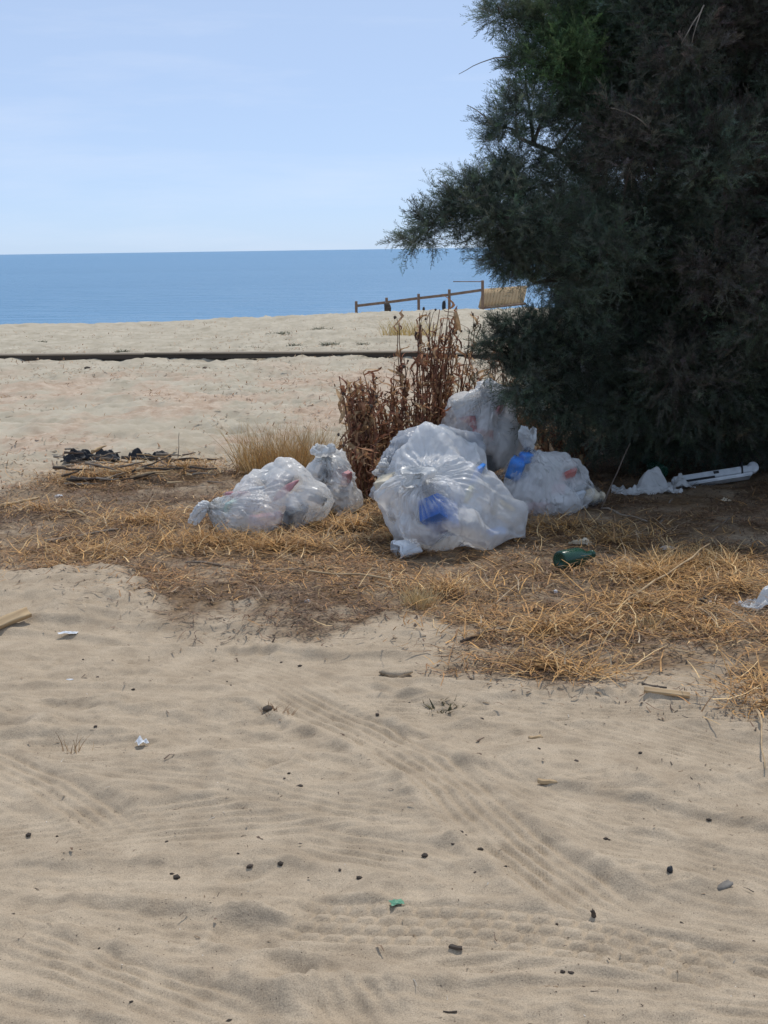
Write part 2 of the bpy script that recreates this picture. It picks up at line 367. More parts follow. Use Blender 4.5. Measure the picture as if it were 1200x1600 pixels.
# footprints and kicked hollows
NF = 240
_fy = 2.5 + 16 * rng.random(NF) ** 1.5
_fx = (rng.random(NF) * 2 - 1) * (0.34 * _fy + 0.4)
_fa = rng.random(NF) * math.pi; _fr = 0.06 + 0.08 * rng.random(NF); _fe = 0.5 + 0.4 * rng.random(NF); _fd = 0.006 + 0.020 * rng.random(NF) ** 1.7
def foot_z(x, y, calm):
    z = np.zeros(np.shape(x))
    for i in range(NF):
        Rr = _fr[i] * 3
        idx = np.nonzero((np.abs(x - _fx[i]) < Rr) & (np.abs(y - _fy[i]) < Rr))
        if len(idx[0]) == 0: continue
        dx, dy = x[idx] - _fx[i], y[idx] - _fy[i]
        c, s = math.cos(_fa[i]), math.sin(_fa[i])
        u = (dx * c + dy * s) / _fr[i]; v = (-dx * s + dy * c) / (_fr[i] * _fe[i])
        r = np.sqrt(u * u + v * v) * (1 + 0.18 * noise2(x[idx] * 16, y[idx] * 16, 5))
        z[idx] += _fd[i] * (-1.0 * np.exp(-(r / 0.85) ** 4) + 0.55 * np.exp(-((r - 1.35) / 0.33) ** 2))
    return z * (1 - calm)
def gz(x, y):
    x = np.atleast_1d(np.asarray(x, float)); y = np.atleast_1d(np.asarray(y, float))
    z = base_z(x, y)
    lit = litter(x, y)
    calm = 0.75 * lit
    far = sstep(9, 16, y)
    ridg = fbm(x * 1.5, y * 2.6, 11, 4, 0.5)
    z = z + (1 - calm) * 0.045 * fbm(x * 0.8, y * 1.1, 3, 3) * (1 - 0.35 * far)
    small = 1.25 * (1 - calm) * (0.028 * (0.5 - np.abs(ridg) * 1.6) + 0.016 * (0.45 - np.abs(fbm(x * 4.2, y * 7, 19, 4, 0.6)) * 1.8) + 0.0045 * (0.4 - np.abs(fbm(x * 15, y * 22, 27, 3, 0.6)) * 1.6)) * (1 - 0.35 * far)
    small = small + foot_z(x, y, calm)
    z = z + far * (0.05 * fbm(x * 0.9, y * 1.5, 23, 4, 0.65)) * sstep(60, 30, y) + sstep(7, 11, y) * 0.050 * (0.5 - np.abs(fbm(x * 2.1, y * 2.6, 29, 4, 0.62)) * 2.0) * sstep(60, 30, y)
    z = z + small * lit + (1 - lit) * track_z(x, y, small.copy())
    z = z + 0.010 * lit * fbm(x * 9, y * 9, 31, 3)
    return z
def gz1(x, y): return float(gz([x], [y])[0])

def axis_pts(segs):
    out = [segs[0][0]]
    for a, b, s0, s1 in segs:
        v = a
        while v < b - 1e-6:
            t = (v - a) / (b - a); v = v + s0 + (s1 - s0) * t; out.append(min(v, b))
    return np.array(out)
def build_ground():
    ys = axis_pts([(1.2, 2.5, 0.06, 0.012), (2.5, 4.6, 0.0062, 0.0085), (4.6, 9, 0.0095, 0.03), (9, 20, 0.03, 0.09), (20, 34, 0.09, 0.2), (34, 90, 0.3, 3)])
    xp = axis_pts([(0, 1.35, 0.0070, 0.0070), (1.35, 3.2, 0.0085, 0.04), (3.2, 9, 0.04, 0.12), (9, 60, 0.3, 6)])
    xs = np.concatenate([-xp[:0:-1], xp])
    X, Y = np.meshgrid(xs, ys)
    Z = gz(X.ravel(), Y.ravel()).reshape(X.shape)
    V = np.stack([X, Y, Z], -1).reshape(-1, 3)
    ny, nx = X.shape
    i = (np.arange(ny - 1)[:, None] * nx + np.arange(nx - 1)[None]).ravel()
    Fq = np.stack([i, i + 1, i + nx + 1, i + nx], 1)
    x, y = V[:, 0], V[:, 1]
    col = np.zeros((len(V), 3), np.float32)
    col[:, 0] = litter(x, y) * np.clip(0.72 + 0.7 * fbm(x * 5, y * 5, 51, 3), 0, 1)
    col[:, 1] = sstep(7.5, 13, y + 1.2 * fbm(x, y, 52, 3))
    col[:, 2] = sstep(8.5, 10.5, y) * sstep(21, 16, y) * np.clip(0.25 + 2.0 * fbm(x * 1.3, y * 0.9, 53, 6, 0.75), 0, 0.8)
    o = link('ground', npmesh('ground', V, [Fq], M['sand'], col)); tag(o, kind='structure')
build_ground()
bm = bmesh.new()
vs = [bm.verts.new(p) for p in ((-26000, 40, -2.3), (26000, 40, -2.3), (26000, 30000, -2.3), (-26000, 30000, -2.3))]
bm.faces.new(vs)
tag(link('sea', bmmesh('sea', bm, M['sea'])), kind='structure')

# ------------------------------------------------------------------ generic shapes
def tube(pts, rad, sides=6, cap=True, jitter=0.0):
    """tapered tube along a polyline -> V, [faces]"""
    pts = np.asarray(pts, float); n = len(pts); rad = np.broadcast_to(rad, (n,)).astype(float)
    tg = np.gradient(pts, axis=0); tg /= np.linalg.norm(tg, axis=1)[:, None] + 1e-12
    ref = np.array([0.31, 0.17, 0.93]); ref = ref if abs(tg[0] @ ref) < 0.9 else np.array([1.0, 0.1, 0])
    a = np.cross(tg, ref); a /= np.linalg.norm(a, axis=1)[:, None]; b = np.cross(tg, a)
    th = np.arange(sides) / sides * 2 * math.pi
    rr = rad[:, None] * (1 + jitter * rng.normal(size=(n, sides)))
    V = pts[:, None] + rr[..., None] * (np.cos(th)[None, :, None] * a[:, None] + np.sin(th)[None, :, None] * b[:, None])
    V = V.reshape(-1, 3)
    i = np.arange(n - 1)[:, None] * sides; j = np.arange(sides)[None]; k = (j + 1) % sides
    Fq = np.stack([i + j, i + k, i + sides + k, i + sides + j], -1).reshape(-1, 4)
    fs = [Fq]
    if cap:
        V = np.vstack([V, pts[:1], pts[-1:]]); c0 = n * sides
        fs.append(np.concatenate([np.stack([0 * j[0] + c0, k[0], j[0]], 1), np.stack([0 * j[0] + c0 + 1, (n - 1) * sides + j[0], (n - 1) * sides + k[0]], 1)]))
    return V, fs
def merge(parts):
    Vs = []; tri = []; quad = []; off = 0
    for V, fs in parts:
        for f in fs: (tri if f.shape[1] == 3 else quad).append(f + off)
        Vs.append(V); off += len(V)
    fs = []
    if quad: fs.append(np.concatenate(quad))
    if tri: fs.append(np.concatenate(tri))
    return np.vstack(Vs), fs
def curve(a, b, n=8, sag=0.0, wig=0.0):
    a = np.asarray(a, float); b = np.asarray(b, float); t = np.linspace(0, 1, n)[:, None]
    p = a + (b - a) * t; p[:, 2] += sag * 4 * (t * (1 - t))[:, 0]
    L = np.linalg.norm(b - a); w = rng.normal(size=(n, 3)) * wig * L; w[0] = 0
    return p + np.cumsum(w, 0) * 0.6
def stick(name, a, b, r0, r1, mat, label=None, cat=None, group=None, parent=None, n=8, wig=0.015, sag=0.0, sides=6):
    a = np.asarray(a, float); b = np.asarray(b, float)
    p = curve(a, b, n, sag, wig); o0 = p[0].copy()
    V, fs = tube(p - o0, np.linspace(r0, r1, n) * (1 + 0.12 * rng.normal(size=n)), sides, True, 0.08)
    o = link(name, npmesh(name, V, fs, M[mat]), parent, o0)
    return tag(o, label, cat, group)
def strips(P0, D, L, W, up, bendx, K=3, flat=None, taper=0.35, curl=0.0):
    """many narrow blades: start points, unit directions, lengths, widths; up = rise profile, bendx = sideways bend"""
    N = len(P0); t = np.linspace(0, 1, K + 1)[None, :, None]
    L = np.broadcast_to(L, (N,))[:, None, None]; W = np.broadcast_to(W, (N,))[:, None, None]
    up = np.broadcast_to(up, (N,))[:, None, None]; bendx = np.broadcast_to(bendx, (N,))[:, None, None]
    if flat is None: flat = np.cross(D, np.array([0, 0, 1.0])) + 1e-6
    flat = flat / np.linalg.norm(flat, axis=1)[:, None]
    nrm = np.cross(flat, D)
    C = P0[:, None] + D[:, None] * (L * t) + flat[:, None] * (bendx * L * t * t) + np.array([0, 0, 1.0]) * (up * L * 4 * t * (1 - t)) - np.array([0, 0, 1.0]) * (curl * L * t * t)
    w = W * (1 - (1 - taper) * t)
    V = np.stack([C - flat[:, None] * w * 0.5, C + flat[:, None] * w * 0.5], 2)     # N,K+1,2,3
    V = V.reshape(-1, 3)
    b = np.arange(N)[:, None] * (2 * (K + 1)) + np.arange(K)[None] * 2
    Fq = np.stack([b, b + 1, b + 3, b + 2], -1).reshape(-1, 4)
    return V, Fq, 2 * (K + 1)
def rdir(n, zlo=-0.1, zhi=0.25, amin=0, amax=2 * math.pi):
    a = amin + (amax - amin) * rng.random(n); z = zlo + (zhi - zlo) * rng.random(n)
    c = np.sqrt(np.clip(1 - z * z, 0, 1)); return np.stack([np.cos(a) * c, np.sin(a) * c, z], 1)
def palette(n, cols, w=None, var=0.18):
    cols = np.array(cols); k = rng.choice(len(cols), n, p=w)
    return cols[k] * (1 + var * rng.normal(size=(n, 1))).clip(0.4, 1.7)
def lump_mesh(name, rad, mat, seed, sub=3, amp=0.16, freq=2.5, facet=0.0):
    bm = bmesh.new(); bmesh.ops.create_icosphere(bm, subdivisions=sub, radius=1.0)
    for v in bm.verts:
        p = np.array(v.co)
        k = 1 + amp * (noise2(p[0] * freq + seed, p[1] * freq + p[2] * 1.7, seed) + 0.6 * noise2(p[1] * freq * 2 - seed, p[2] * freq * 2 + p[0] * 2.1, seed + 3))
        if facet: k = k * (1 - facet * abs(noise2(p[2] * 1.4 + seed, p[0] * 1.4 + p[1], seed + 9)))
        v.co = Vector((p * float(k)).tolist()); v.co.x *= rad[0]; v.co.y *= rad[1]; v.co.z *= rad[2]
    return bmmesh(name, bm, M[mat], True)
def box_mesh(name, dim, mat, bev=0.01, taper=1.0, seg=2, dent=0.0, seed=0):
    bm = bmesh.new(); bmesh.ops.create_cube(bm, size=1.0)
    if dent: bmesh.ops.subdivide_edges(bm, edges=bm.edges[:], cuts=4, use_grid_fill=True)
    for v in bm.verts:
        k = taper if v.co.z > 0 else 1.0
        t = v.co.z + 0.5; k = 1 + (taper - 1) * t
        v.co = Vector((v.co.x * dim[0] * k, v.co.y * dim[1] * k, v.co.z * dim[2]))
        if dent:
            q = v.co / max(dim) * 5
            v.co += Vector((float(noise2(q.y + seed, q.z, seed)), float(noise2(q.x, q.z + seed, seed + 1)), float(noise2(q.x + seed, q.y, seed + 2)))) * dent
    if bev and not dent: bmesh.ops.bevel(bm, geom=bm.edges[:], offset=bev, segments=seg, affect='EDGES', profile=0.6)
    return bmmesh(name, bm, M[mat], bool(dent))
def lathe(name, prof, mat, n=28):
    prof = np.array(prof); th = np.arange(n) / n * 2 * math.pi
    V = np.stack([prof[:, :1] * np.cos(th), prof[:, :1] * np.sin(th), np.repeat(prof[:, 1:], n, 1)], -1).reshape(-1, 3)
    i = np.arange(len(prof) - 1)[:, None] * n; j = np.arange(n)[None]; k = (j + 1) % n
    return npmesh(name, V, [np.stack([i + j, i + k, i + n + k, i + n + j], -1).reshape(-1, 4)], M[mat])


# ------------------------------------------------------------------ the tamarisk
def build_tree():
    base = np.array([2.15, 10.1, 0.0]); base[2] = gz1(base[0], base[1]) - 0.05
    root = empty('tamarisk_tree', base)
    tag(root, 'large dark feathery tamarisk bush on the right, backlit, reaching out of the frame', 'tree')
    # lobes: centre, radius, outward direction, tint (0 green .. 1 brown)
    lobes = []
    hand = [  # px, py, Y, r   (the outline against sky, sea and sand)
        (860, 25, 8.7, .22), (815, 35, 8.5, .12), (775, 22, 8.4, .07), (845, 70, 8.5, .16), (815, 100, 8.4, .10), (880, 110, 8.4, .22), (930, 60, 8.7, .28),
        (826, 152, 8.4, .08), (800, 185, 8.2, .12), (785, 200, 8.2, .08), (842, 200, 8.3, .09), (905, 180, 8.5, .20), (815, 262, 8.3, .07), (880, 285, 8.3, .20),
        (800, 285, 8.1, .14), (765, 300, 8.0, .12), (735, 305, 8.0, .11), (705, 330, 7.9, .11), (680, 350, 7.9, .09), (655, 362, 7.85, .07), (634, 378, 7.8, .05), (745, 345, 7.9, .14),
        (780, 345, 8.0, .17), (775, 385, 8.0, .13), (770, 402, 8.0, .09), (802, 398, 8.0, .12), (840, 370, 8.1, .22), (832, 412, 8.1, .10), (892, 440, 8.2, .17), (940, 400, 8.2, .26),
        (896, 498, 8.3, .16), (842, 514, 8.3, .09), (800, 518, 8.2, .09), (772, 530, 8.2, .09), (755, 548, 8.2, .07), (815, 540, 8.3, .13), (850, 560, 8.3, .17), (830, 610, 8.3, .14), (805, 598, 8.2, .09), (870, 640, 8.4, .18), (835, 590, 8.3, .12), (900, 560, 8.3, .22),
        (930, 675, 9.2, .18), (990, 680, 9.3, .2), (1050, 680, 9.3, .22), (1110, 680, 9.3, .22), (1170, 680, 9.3, .22), (1230, 680, 9.3, .25), (900, 650, 9.0, .15), (960, 635, 8.7, .2), (1040, 630, 8.7, .22), (1120, 630, 8.7, .22), (1200, 630, 8.7, .22)]
    for px, py, Y, r in hand:
        lobes.append((P(px + (4 if py < 290 else 14 if px < 840 else 6), py, Y), r, 0))
    for px in range(965, 1290, 54):      # the dense core behind the outer sprays
        for py in range(70, 640, 56):
            if math.hypot(px - 985, py - 314) > 40: lobes.append((P(px + 22 * rng.normal(), py + 20 * rng.normal(), 9.5 + 0.5 * rng.random()), 0.27, 1))
    C = np.array([2.45, 9.75, 1.95]); E = np.array([1.85, 1.75, 2.55])
    n = 0
    while n < 470:
        d = rng.normal(size=3); d /= np.linalg.norm(d); q = d * (0.55 + 0.45 * rng.random() ** 0.5)
        p = C + q * E
        if p[2] < 0.30 or (p[2] < 0.75 and p[1] < 9.0): continue
        # keep the outline the hand-placed lobes give on the seaward side
        rel = p - EYE; k = rel @ _f; sx = 600 + F * (rel @ _r) / k; sy = 800 - F * (rel @ _u) / k
        edge = np.interp(sy, [-900, -200, 0, 120, 220, 300, 400, 470, 560, 640, 720], [1150, 960, 910, 925, 965, 915, 880, 935, 920, 945, 1010])
        if sx < edge: continue
        if math.hypot(sx - 985, sy - 314) < 44: continue
        lobes.append((p, 0.22 + 0.16 * rng.random(), 1)); n += 1
    # spray templates: a drooping stem with fine side twigs
    temps = []
    for k in range(10):
        rs = np.random.default_rng(100 + k)
        L = 0.17; ns = 5; tris = []; V = []
        t = np.linspace(0, 1, ns + 1); droop = 0.10 + 0.25 * rs.random(); side = 0.2 * rs.normal()
        sp = np.stack([side * L * t ** 2, L * t, -droop * L * t ** 2], 1)
        def blade(p, d, l, w, nrm):
            s_ = np.cross(d, nrm); s_ /= np.linalg.norm(s_) + 1e-9; i = len(V)
            mid = p + d * l * 0.5 + nrm * l * 0.06
            V.extend([p, mid - s_ * w * .5, mid + s_ * w * .5, p + d * l]); tris.extend([(i, i + 2, i + 1), (i + 1, i + 2, i + 3)])
        for q in range(30):
            u = 0.06 + 0.94 * (q + rs.random()) / 30
            p = np.array([np.interp(u, t, sp[:, c]) for c in range(3)])
            sg = 1 if q % 2 else -1
            az = rs.normal() * 0.9
            d = np.array([sg * math.cos(az) * 0.75, 0.75 + 0.3 * rs.random(), math.sin(az) * 0.7 + 0.1]); d /= np.linalg.norm(d)
            nr = np.cross(d, rs.normal(size=3)); nr /= np.linalg.norm(nr)
            blade(p, d, (0.030 + 0.035 * rs.random()) * (1.15 - 0.55 * u), 0.0042, nr)
        for a, b in zip(sp[:-1], sp[1:]):
            i = len(V); w = np.array([0.0016, 0, 0.0008]); V.extend([a - w, a + w, b]); tris.append((i, i + 1, i + 2))
        temps.append((np.array(V), np.array(tris)))
    TV = np.stack([t[0] for t in temps]); TF = temps[0][1]
    PO = []; DI = []; SC = []; CO = []
    for (p, r, kind) in lobes:
        rel = p - EYE; k = rel @ _f; sx = 600 + F * (rel @ _r) / k; sy = 800 - F * (rel @ _u) / k
        vis = -80 < sx < 1290 and sy > -80 and p[1] < 10.4
        ms = int((62 if kind == 0 else 40) * (r / 0.2) ** 1.6 * (1.0 if vis else 0.25)) + 4; ks = 9
        ax = p - (base + np.array([0, -0.3, 0.5])); ax[2] = max(ax[2], 0.1) * 0.6; ax /= np.linalg.norm(ax)
        q = rng.normal(size=(ms, 3)); q /= np.linalg.norm(q, axis=1)[:, None]
        st = p + q * r * 0.75 * rng.random((ms, 1)) ** 0.6 * np.array([1, 1, 0.8])
        d = q * 0.75 + ax * 0.6 + np.array([0, 0, 0.28]) + 0.25 * rng.normal(size=(ms, 3)); d /= np.linalg.norm(d, axis=1)[:, None]
        sl = (0.10 + 0.6 * r) * (0.5 + 0.7 * rng.random(ms)) * (1.0 if r > .09 else .8)
        u = (np.arange(ks) + 0.6 * rng.random((ms, ks))) / ks
        pos = st[:, None] + d[:, None] * (sl[:, None] * u)[..., None]; pos[..., 2] -= 0.10 * sl[:, None] * u ** 2
        dd = d[:, None] * (0.75 + 0.7 * u)[..., None] + 0.62 * rng.normal(size=(ms, ks, 3)); dd /= np.linalg.norm(dd, axis=-1, keepdims=True)
        sc = (0.42 + 0.45 * rng.random((ms, ks))) * (1.05 - 0.35 * u)
        PO.append(pos.reshape(-1, 3)); DI.append(dd.reshape(-1, 3)); SC.append(sc.ravel()); m = ms * ks
        brown = np.clip((sx - 880) / 420, 0, 0.45) * (1 if sy < 430 else 0.4) if kind else 0.05
        brown = 0.9 if rng.random() < brown else 0.15 * rng.random()
        lit_through = np.exp(-((sx - 900) / 90) ** 2 - ((sy - 95) / 75) ** 2) * (p[1] < 8.9)  # patch where sun shines through the crown, put into the foliage colour
        green = np.array([0.120, 0.148, 0.108]) * (1 + 0.20 * rng.normal()); green = green * (1 - lit_through) + np.array([0.10, 0.165, 0.065]) * lit_through
        c = green * (1 - brown) + np.array([0.138, 0.124, 0.102]) * brown
        CO.append(np.clip(c[None] * np.repeat(1 + 0.28 * rng.normal(size=(ms, 1)), ks, 0) * (1 + 0.08 * rng.normal(size=(m, 3))), 0.015, 0.3))
    PO = np.concatenate(PO); DI = np.concatenate(DI); SC = np.concatenate(SC); CO = np.concatenate(CO)
    N = len(PO); print('sprays', N, 'tris', N * len(TF))
    yv = DI; rv = rng.normal(size=(N, 3)); rv[:, 2] *= 0.4
    xv = np.cross(yv, np.cross(rv, yv)); xv = np.cross(yv, np.array([0, 0, 1.0])) * 1.0 + 0.7 * rng.normal(size=(N, 3)); xv -= (xv * yv).sum(1)[:, None] * yv; xv /= np.linalg.norm(xv, axis=1)[:, None] + 1e-9
    zv = np.cross(xv, yv); flip = np.where(zv[:, 2] < 0, -1.0, 1.0)[:, None]; xv = xv * flip; zv = zv * flip
    tk = rng.integers(0, len(temps), N)
    # one spray mesh per kind, set on the crown's points by geometry nodes (the crown stays ONE object)
    me = bpy.data.meshes.new('crown'); me.vertices.add(N); me.vertices.foreach_set('co', np.ascontiguousarray(PO - base, np.float32).ravel())
    eul = np.array([Matrix(((x_[0], y_[0], z_[0]), (x_[1], y_[1], z_[1]), (x_[2], y_[2], z_[2]))).to_euler()[:] for x_, y_, z_ in zip(xv.tolist(), yv.tolist(), zv.tolist())], np.float32)
    for nm, ty, key, arr in (('rot', 'FLOAT_VECTOR', 'vector', eul), ('size', 'FLOAT', 'value', SC.astype(np.float32)), ('kind', 'INT', 'value', tk.astype(np.int32)), ('Col', 'FLOAT_COLOR', 'color', np.concatenate([CO, np.ones((N, 1))], 1).astype(np.float32))):
        me.attributes.new(nm, ty, 'POINT').data.foreach_set(key, np.ascontiguousarray(arr).ravel())
    crown = link('crown', me, root); tag(crown, kind='stuff')
    ng = bpy.data.node_groups.new('crown_sprays', 'GeometryNodeTree')
    ng.interface.new_socket('Geometry', in_out='INPUT', socket_type='NodeSocketGeometry'); ng.interface.new_socket('Geometry', in_out='OUTPUT', socket_type='NodeSocketGeometry')
    n_, l_ = ng.nodes, ng.links
    gi = n_.new('NodeGroupInput'); go = n_.new('NodeGroupOutput'); iop = n_.new('GeometryNodeInstanceOnPoints'); g2 = n_.new('GeometryNodeGeometryToInstance')
    m2p = n_.new('GeometryNodeMeshToPoints'); l_.new(gi.outputs[0], m2p.inputs[0]); l_.new(m2p.outputs[0], iop.inputs['Points'])
    for k in range(len(temps)):
        tob = bpy.data.objects.new('spray', npmesh('spray', TV[k], [TF], M['leaf'], None, smooth=False))     # not in the scene: only its mesh is used
        oi = n_.new('GeometryNodeObjectInfo'); oi.inputs['Object'].default_value = tob; l_.new(oi.outputs['Geometry'], g2.inputs[0])
    l_.new(g2.outputs[0], iop.inputs['Instance']); iop.inputs['Pick Instance'].default_value = True
    def att(nm, ty, sock):
        q = n_.new('GeometryNodeInputNamedAttribute'); q.data_type = ty; q.inputs[0].default_value = nm; l_.new(q.outputs[0], sock)
    att('kind', 'INT', iop.inputs['Instance Index']); att('rot', 'FLOAT_VECTOR', iop.inputs['Rotation']); att('size', 'FLOAT', iop.inputs['Scale'])
    l_.new(iop.outputs[0], go.inputs[0])
    crown.modifiers.new('sprays', 'NODES').node_group = ng
    # trunk and limbs
    V, fs = tube([(0, 0, -.1), (-.03, -.02, .15), (-.05, -.08, .35), (.02, -.1, .6)], [.16, .13, .12, .10], 10, True, 0.06)
    link('trunk', npmesh('trunk', V, fs, M['bark']), root)
    tips = [(850, 40, 8.6), (760, 305, 8.0), (800, 200, 8.2), (835, 440, 8.2), (830, 560, 8.3), (960, 330, 8.4), (1080, 80, 8.6), (1150, 420, 8.4), (1020, 640, 8.5), (1250, 200, 8.8)]
    limbs = []
    for px, py, Y in tips:
        e = P(px, py, Y) - base; a = np.array([0, -.08, .35 + .2 * rng.random()])
        c = curve(a, e, 12, 0.12 * np.linalg.norm(e), 0.012); limbs.append(c)
        V, fs = tube(c, np.linspace(.065, .008, 12), 7, True, 0.05); link('limb', npmesh('limb', V, fs, M['bark']), root)
    parts = []
    allp = np.vstack(limbs)
    for (p, r, kind) in lobes:
        e = p - base; j = np.argmin(np.linalg.norm(allp - e, axis=1) + 0.6 * np.clip(allp[:, 2] - e[2] + 0.1, 0, None)); a = allp[j]
        if np.linalg.norm(e - a) < 0.05: continue
        parts.append(tube(curve(a, e, 7, 0.02, 0.02), np.linspace(.012, .003, 7), 4, False))
        for _ in range(4):
            d = rng.normal(size=3); d /= np.linalg.norm(d); d[2] = abs(d[2])
            parts.append(tube(curve(e, e + d * r * 0.95, 5, 0.02, 0.03), np.linspace(.0035, .0012, 5), 3, False))
    V, fs = merge(parts); tag(link('twigs', npmesh('twigs', V, fs, M['bark']), root), kind='stuff')
    for a, b, Y in (((797, 88), (717, 118), 8.3), ((770, 195), (728, 163), 8.1), ((1100, 8), (1082, 68), 8.0), ((1096, 18), (1066, 66), 8.0), ((1010, 196), (955, 170), 8.0), ((780, 215), (758, 222), 8.1)):
        c = curve(P(*a, Y) - base, P(*b, Y - 0.05) - base, 8, 0.015, 0.012)
        V, fs = tube(c, np.linspace(.0042, .0016, 8), 5); link('bare_twig', npmesh('bare_twig', V, fs, M['twig']), root)
build_tree()

# ------------------------------------------------------------------ rubbish bags
def rot_to(zdir, roll=0.0):
    q = Vector(zdir).normalized().to_track_quat('Z', 'Y'); return np.array((q.to_matrix() @ Matrix.Rotation(roll, 3, 'Z')))
def sim_bag(knot, tails, items, z0, seed, NT=112, NL=76, steps=28, iters=8, slack=1.010, gather=0.5, grav=0.16):
    """film bag tied at one end: starts as the taut skin round its contents, then sags and creases under gravity"""
    rs = np.random.default_rng(seed)
    knot = np.asarray(knot, float)
    ctr = np.mean([i[1] for i in items], 0); ctr[2] = max(ctr[2], z0 + 0.08)
    ax = knot - ctr; ax /= np.linalg.norm(ax)
    e1 = np.cross(ax, [0.13, 0.21, 1.0]); e1 /= np.linalg.norm(e1); e2 = np.cross(ax, e1)
    # support function of everything inside
    K = 2600; g = np.arange(K) + 0.5; ph = np.arccos(1 - 2 * g / K); tt = math.pi * (1 + 5 ** 0.5) * g
    Nn = np.stack([np.cos(tt) * np.sin(ph), np.sin(tt) * np.sin(ph), np.cos(ph)], 1)
    h = np.full(K, -1e9)
    for kind, c, rad, Rm in items:
        nl = Nn @ np.asarray(Rm); rad = np.asarray(rad) + (0.008 if kind == 'e' else 0.014); base = Nn @ (np.asarray(c) - ctr)
        h = np.maximum(h, base + (np.sqrt(((nl * rad) ** 2).sum(1)) if kind == 'e' else (np.abs(nl) * rad).sum(1)))
    for p in [knot] + [np.asarray(t_) for t_ in tails]: h = np.maximum(h, Nn @ (p - ctr))
    s_ = np.linspace(0, 1, NL); phi = math.pi * (0.06 * s_ + 0.94 * (0.45 * s_ + 0.55 * s_ ** 1.6)); phi[0] = 0.012; phi[-1] = math.pi - 0.012
    th = np.arange(NT) / NT * 2 * math.pi
    D = np.cos(phi)[:, None, None] * ax + np.sin(phi)[:, None, None] * (np.cos(th)[None, :, None] * e1 + np.sin(th)[None, :, None] * e2)
    Df = D.reshape(-1, 3); r = np.empty(len(Df))
    for k in range(0, len(Df), 1500):
        q = Df[k:k + 1500] @ Nn.T; r[k:k + 1500] = np.where(q > 0.05, h[None] / np.maximum(q, 0.05), 1e9).min(1)
    X = ctr + D * (r.reshape(NL, NT, 1) * 1.005)
    X += 0.0008 * rs.normal(size=X.shape)
    # pleats running out of the knot
    dk = np.linalg.norm(X - knot, axis=-1); fall = np.exp(-dk / 0.11) * sstep(0.0, 0.05, dk)
    pl = sum(rs.normal() * np.sin(th * k + rs.random() * 7) for k in (5, 7, 9, 11, 14, 17)) / 2.4
    Nv = X - ctr - ((X - ctr) @ ax)[..., None] * ax; Nv /= np.linalg.norm(Nv, axis=-1, keepdims=True) + 1e-9
    X += Nv * (fall * pl[None] * 0.020)[..., None]
    X[..., 2] = np.maximum(X[..., 2], z0 + 0.004)
    w = np.ones((NL, NT, 1)); w[0] = 0; w[-1] = 0
    nrm = lambda v: np.sqrt((v * v).sum(-1, keepdims=True)) + 1e-9
    sl = slack + 0.008 * rs.normal(size=(NL, NT, 1)).clip(-1, 2)
    rt = nrm(np.roll(X, -1, 1) - X) * sl
    rt = np.maximum(rt, gather * 1.1 / NT * np.exp(-dk / 0.10)[..., None])
    rl = nrm(X[1:] - X[:-1]) * (slack - 0.005)
    V0 = np.zeros_like(X); col = []
    for kind, c, rad, Rm in items: col.append((kind, np.asarray(c, float), np.asarray(rad, float) + (0.006 if kind == 'e' else 0.012), np.asarray(Rm)))
    KC = 0.10
    def proj(A, B, wa, wb, rest, kc):
        d = B - A; l = nrm(d); e = l - rest; e = np.where(e > 0, e, e * kc)
        q = d / l * (e / np.maximum(wa + wb, 1e-6)); return q * wa, -q * wb
    ev = np.arange(0, NT, 2); od = np.arange(1, NT, 2); nx = np.arange(2, NT + 1, 2) % NT
    for st in range(steps):
        V0 *= 0.86; V0[..., 2] -= 0.0014 * grav
        if st > steps - 8: V0 *= 0.5
        Xp = X.copy(); X += V0 * w
        for it in range(iters):
            da, db = proj(X[:, ev], X[:, od], w[:, ev], w[:, od], rt[:, ev], KC); X[:, ev] += da; X[:, od] += db
            da, db = proj(X[:, od], X[:, nx], w[:, od], w[:, nx], rt[:, od], KC); X[:, od] += da; X[:, nx] += db
            for o_ in (0, 1):
                m_ = ((NL - o_) // 2) * 2
                A_, B_ = slice(o_, o_ + m_, 2), slice(o_ + 1, o_ + m_, 2)
                da, db = proj(X[A_], X[B_], w[A_], w[B_], rl[o_:o_ + m_ - 1:2], KC); X[A_] += da; X[B_] += db
            if it % 2 == 1:
                for kind, c, rad, Rm in col:
                    q = (X - c) @ Rm
                    if kind == 'e':
                        k = np.sqrt(((q / rad) ** 2).sum(-1)); ins = (k < 1) & (w[..., 0] > 0)
                        if ins.any(): X[ins] = c + (q[ins] / np.maximum(k[ins], 0.05)[:, None]) @ Rm.T
                    else:
                        pen = rad - np.abs(q); ins = (pen > 0).all(-1) & (w[..., 0] > 0)
                        if ins.any():
                            qi = q[ins]; j = np.argmin(pen[ins], 1); ar = np.arange(len(qi))
                            qi[ar, j] = np.sign(qi[ar, j] + 1e-9) * rad[j]; X[ins] = c + qi @ Rm.T
                X[..., 2] = np.maximum(X[..., 2], z0 + 0.004)
        V0 = np.clip(X - Xp, -0.02, 0.02)
    return X
def up2(X):                              # smooth 2x refinement of the lattice (periodic round the bag)
    r = np.roll
    m = (9 * (X + r(X, -1, 1)) - r(X, 1, 1) - r(X, -2, 1)) / 16
    Y = np.stack([X, m], 2).reshape(X.shape[0], -1, 3)
    p = np.concatenate([2 * Y[:1] - Y[1:2], Y, 2 * Y[-1:] - Y[-2:-1]])
    m = (9 * (p[1:-2] + p[2:-1]) - p[:-3] - p[3:]) / 16
    o = np.empty((2 * Y.shape[0] - 1, Y.shape[1], 3)); o[0::2] = Y; o[1::2] = m; return o
def tri_w(x): return 2 * np.abs(x - np.floor(x + 0.5)) * 2 - 1
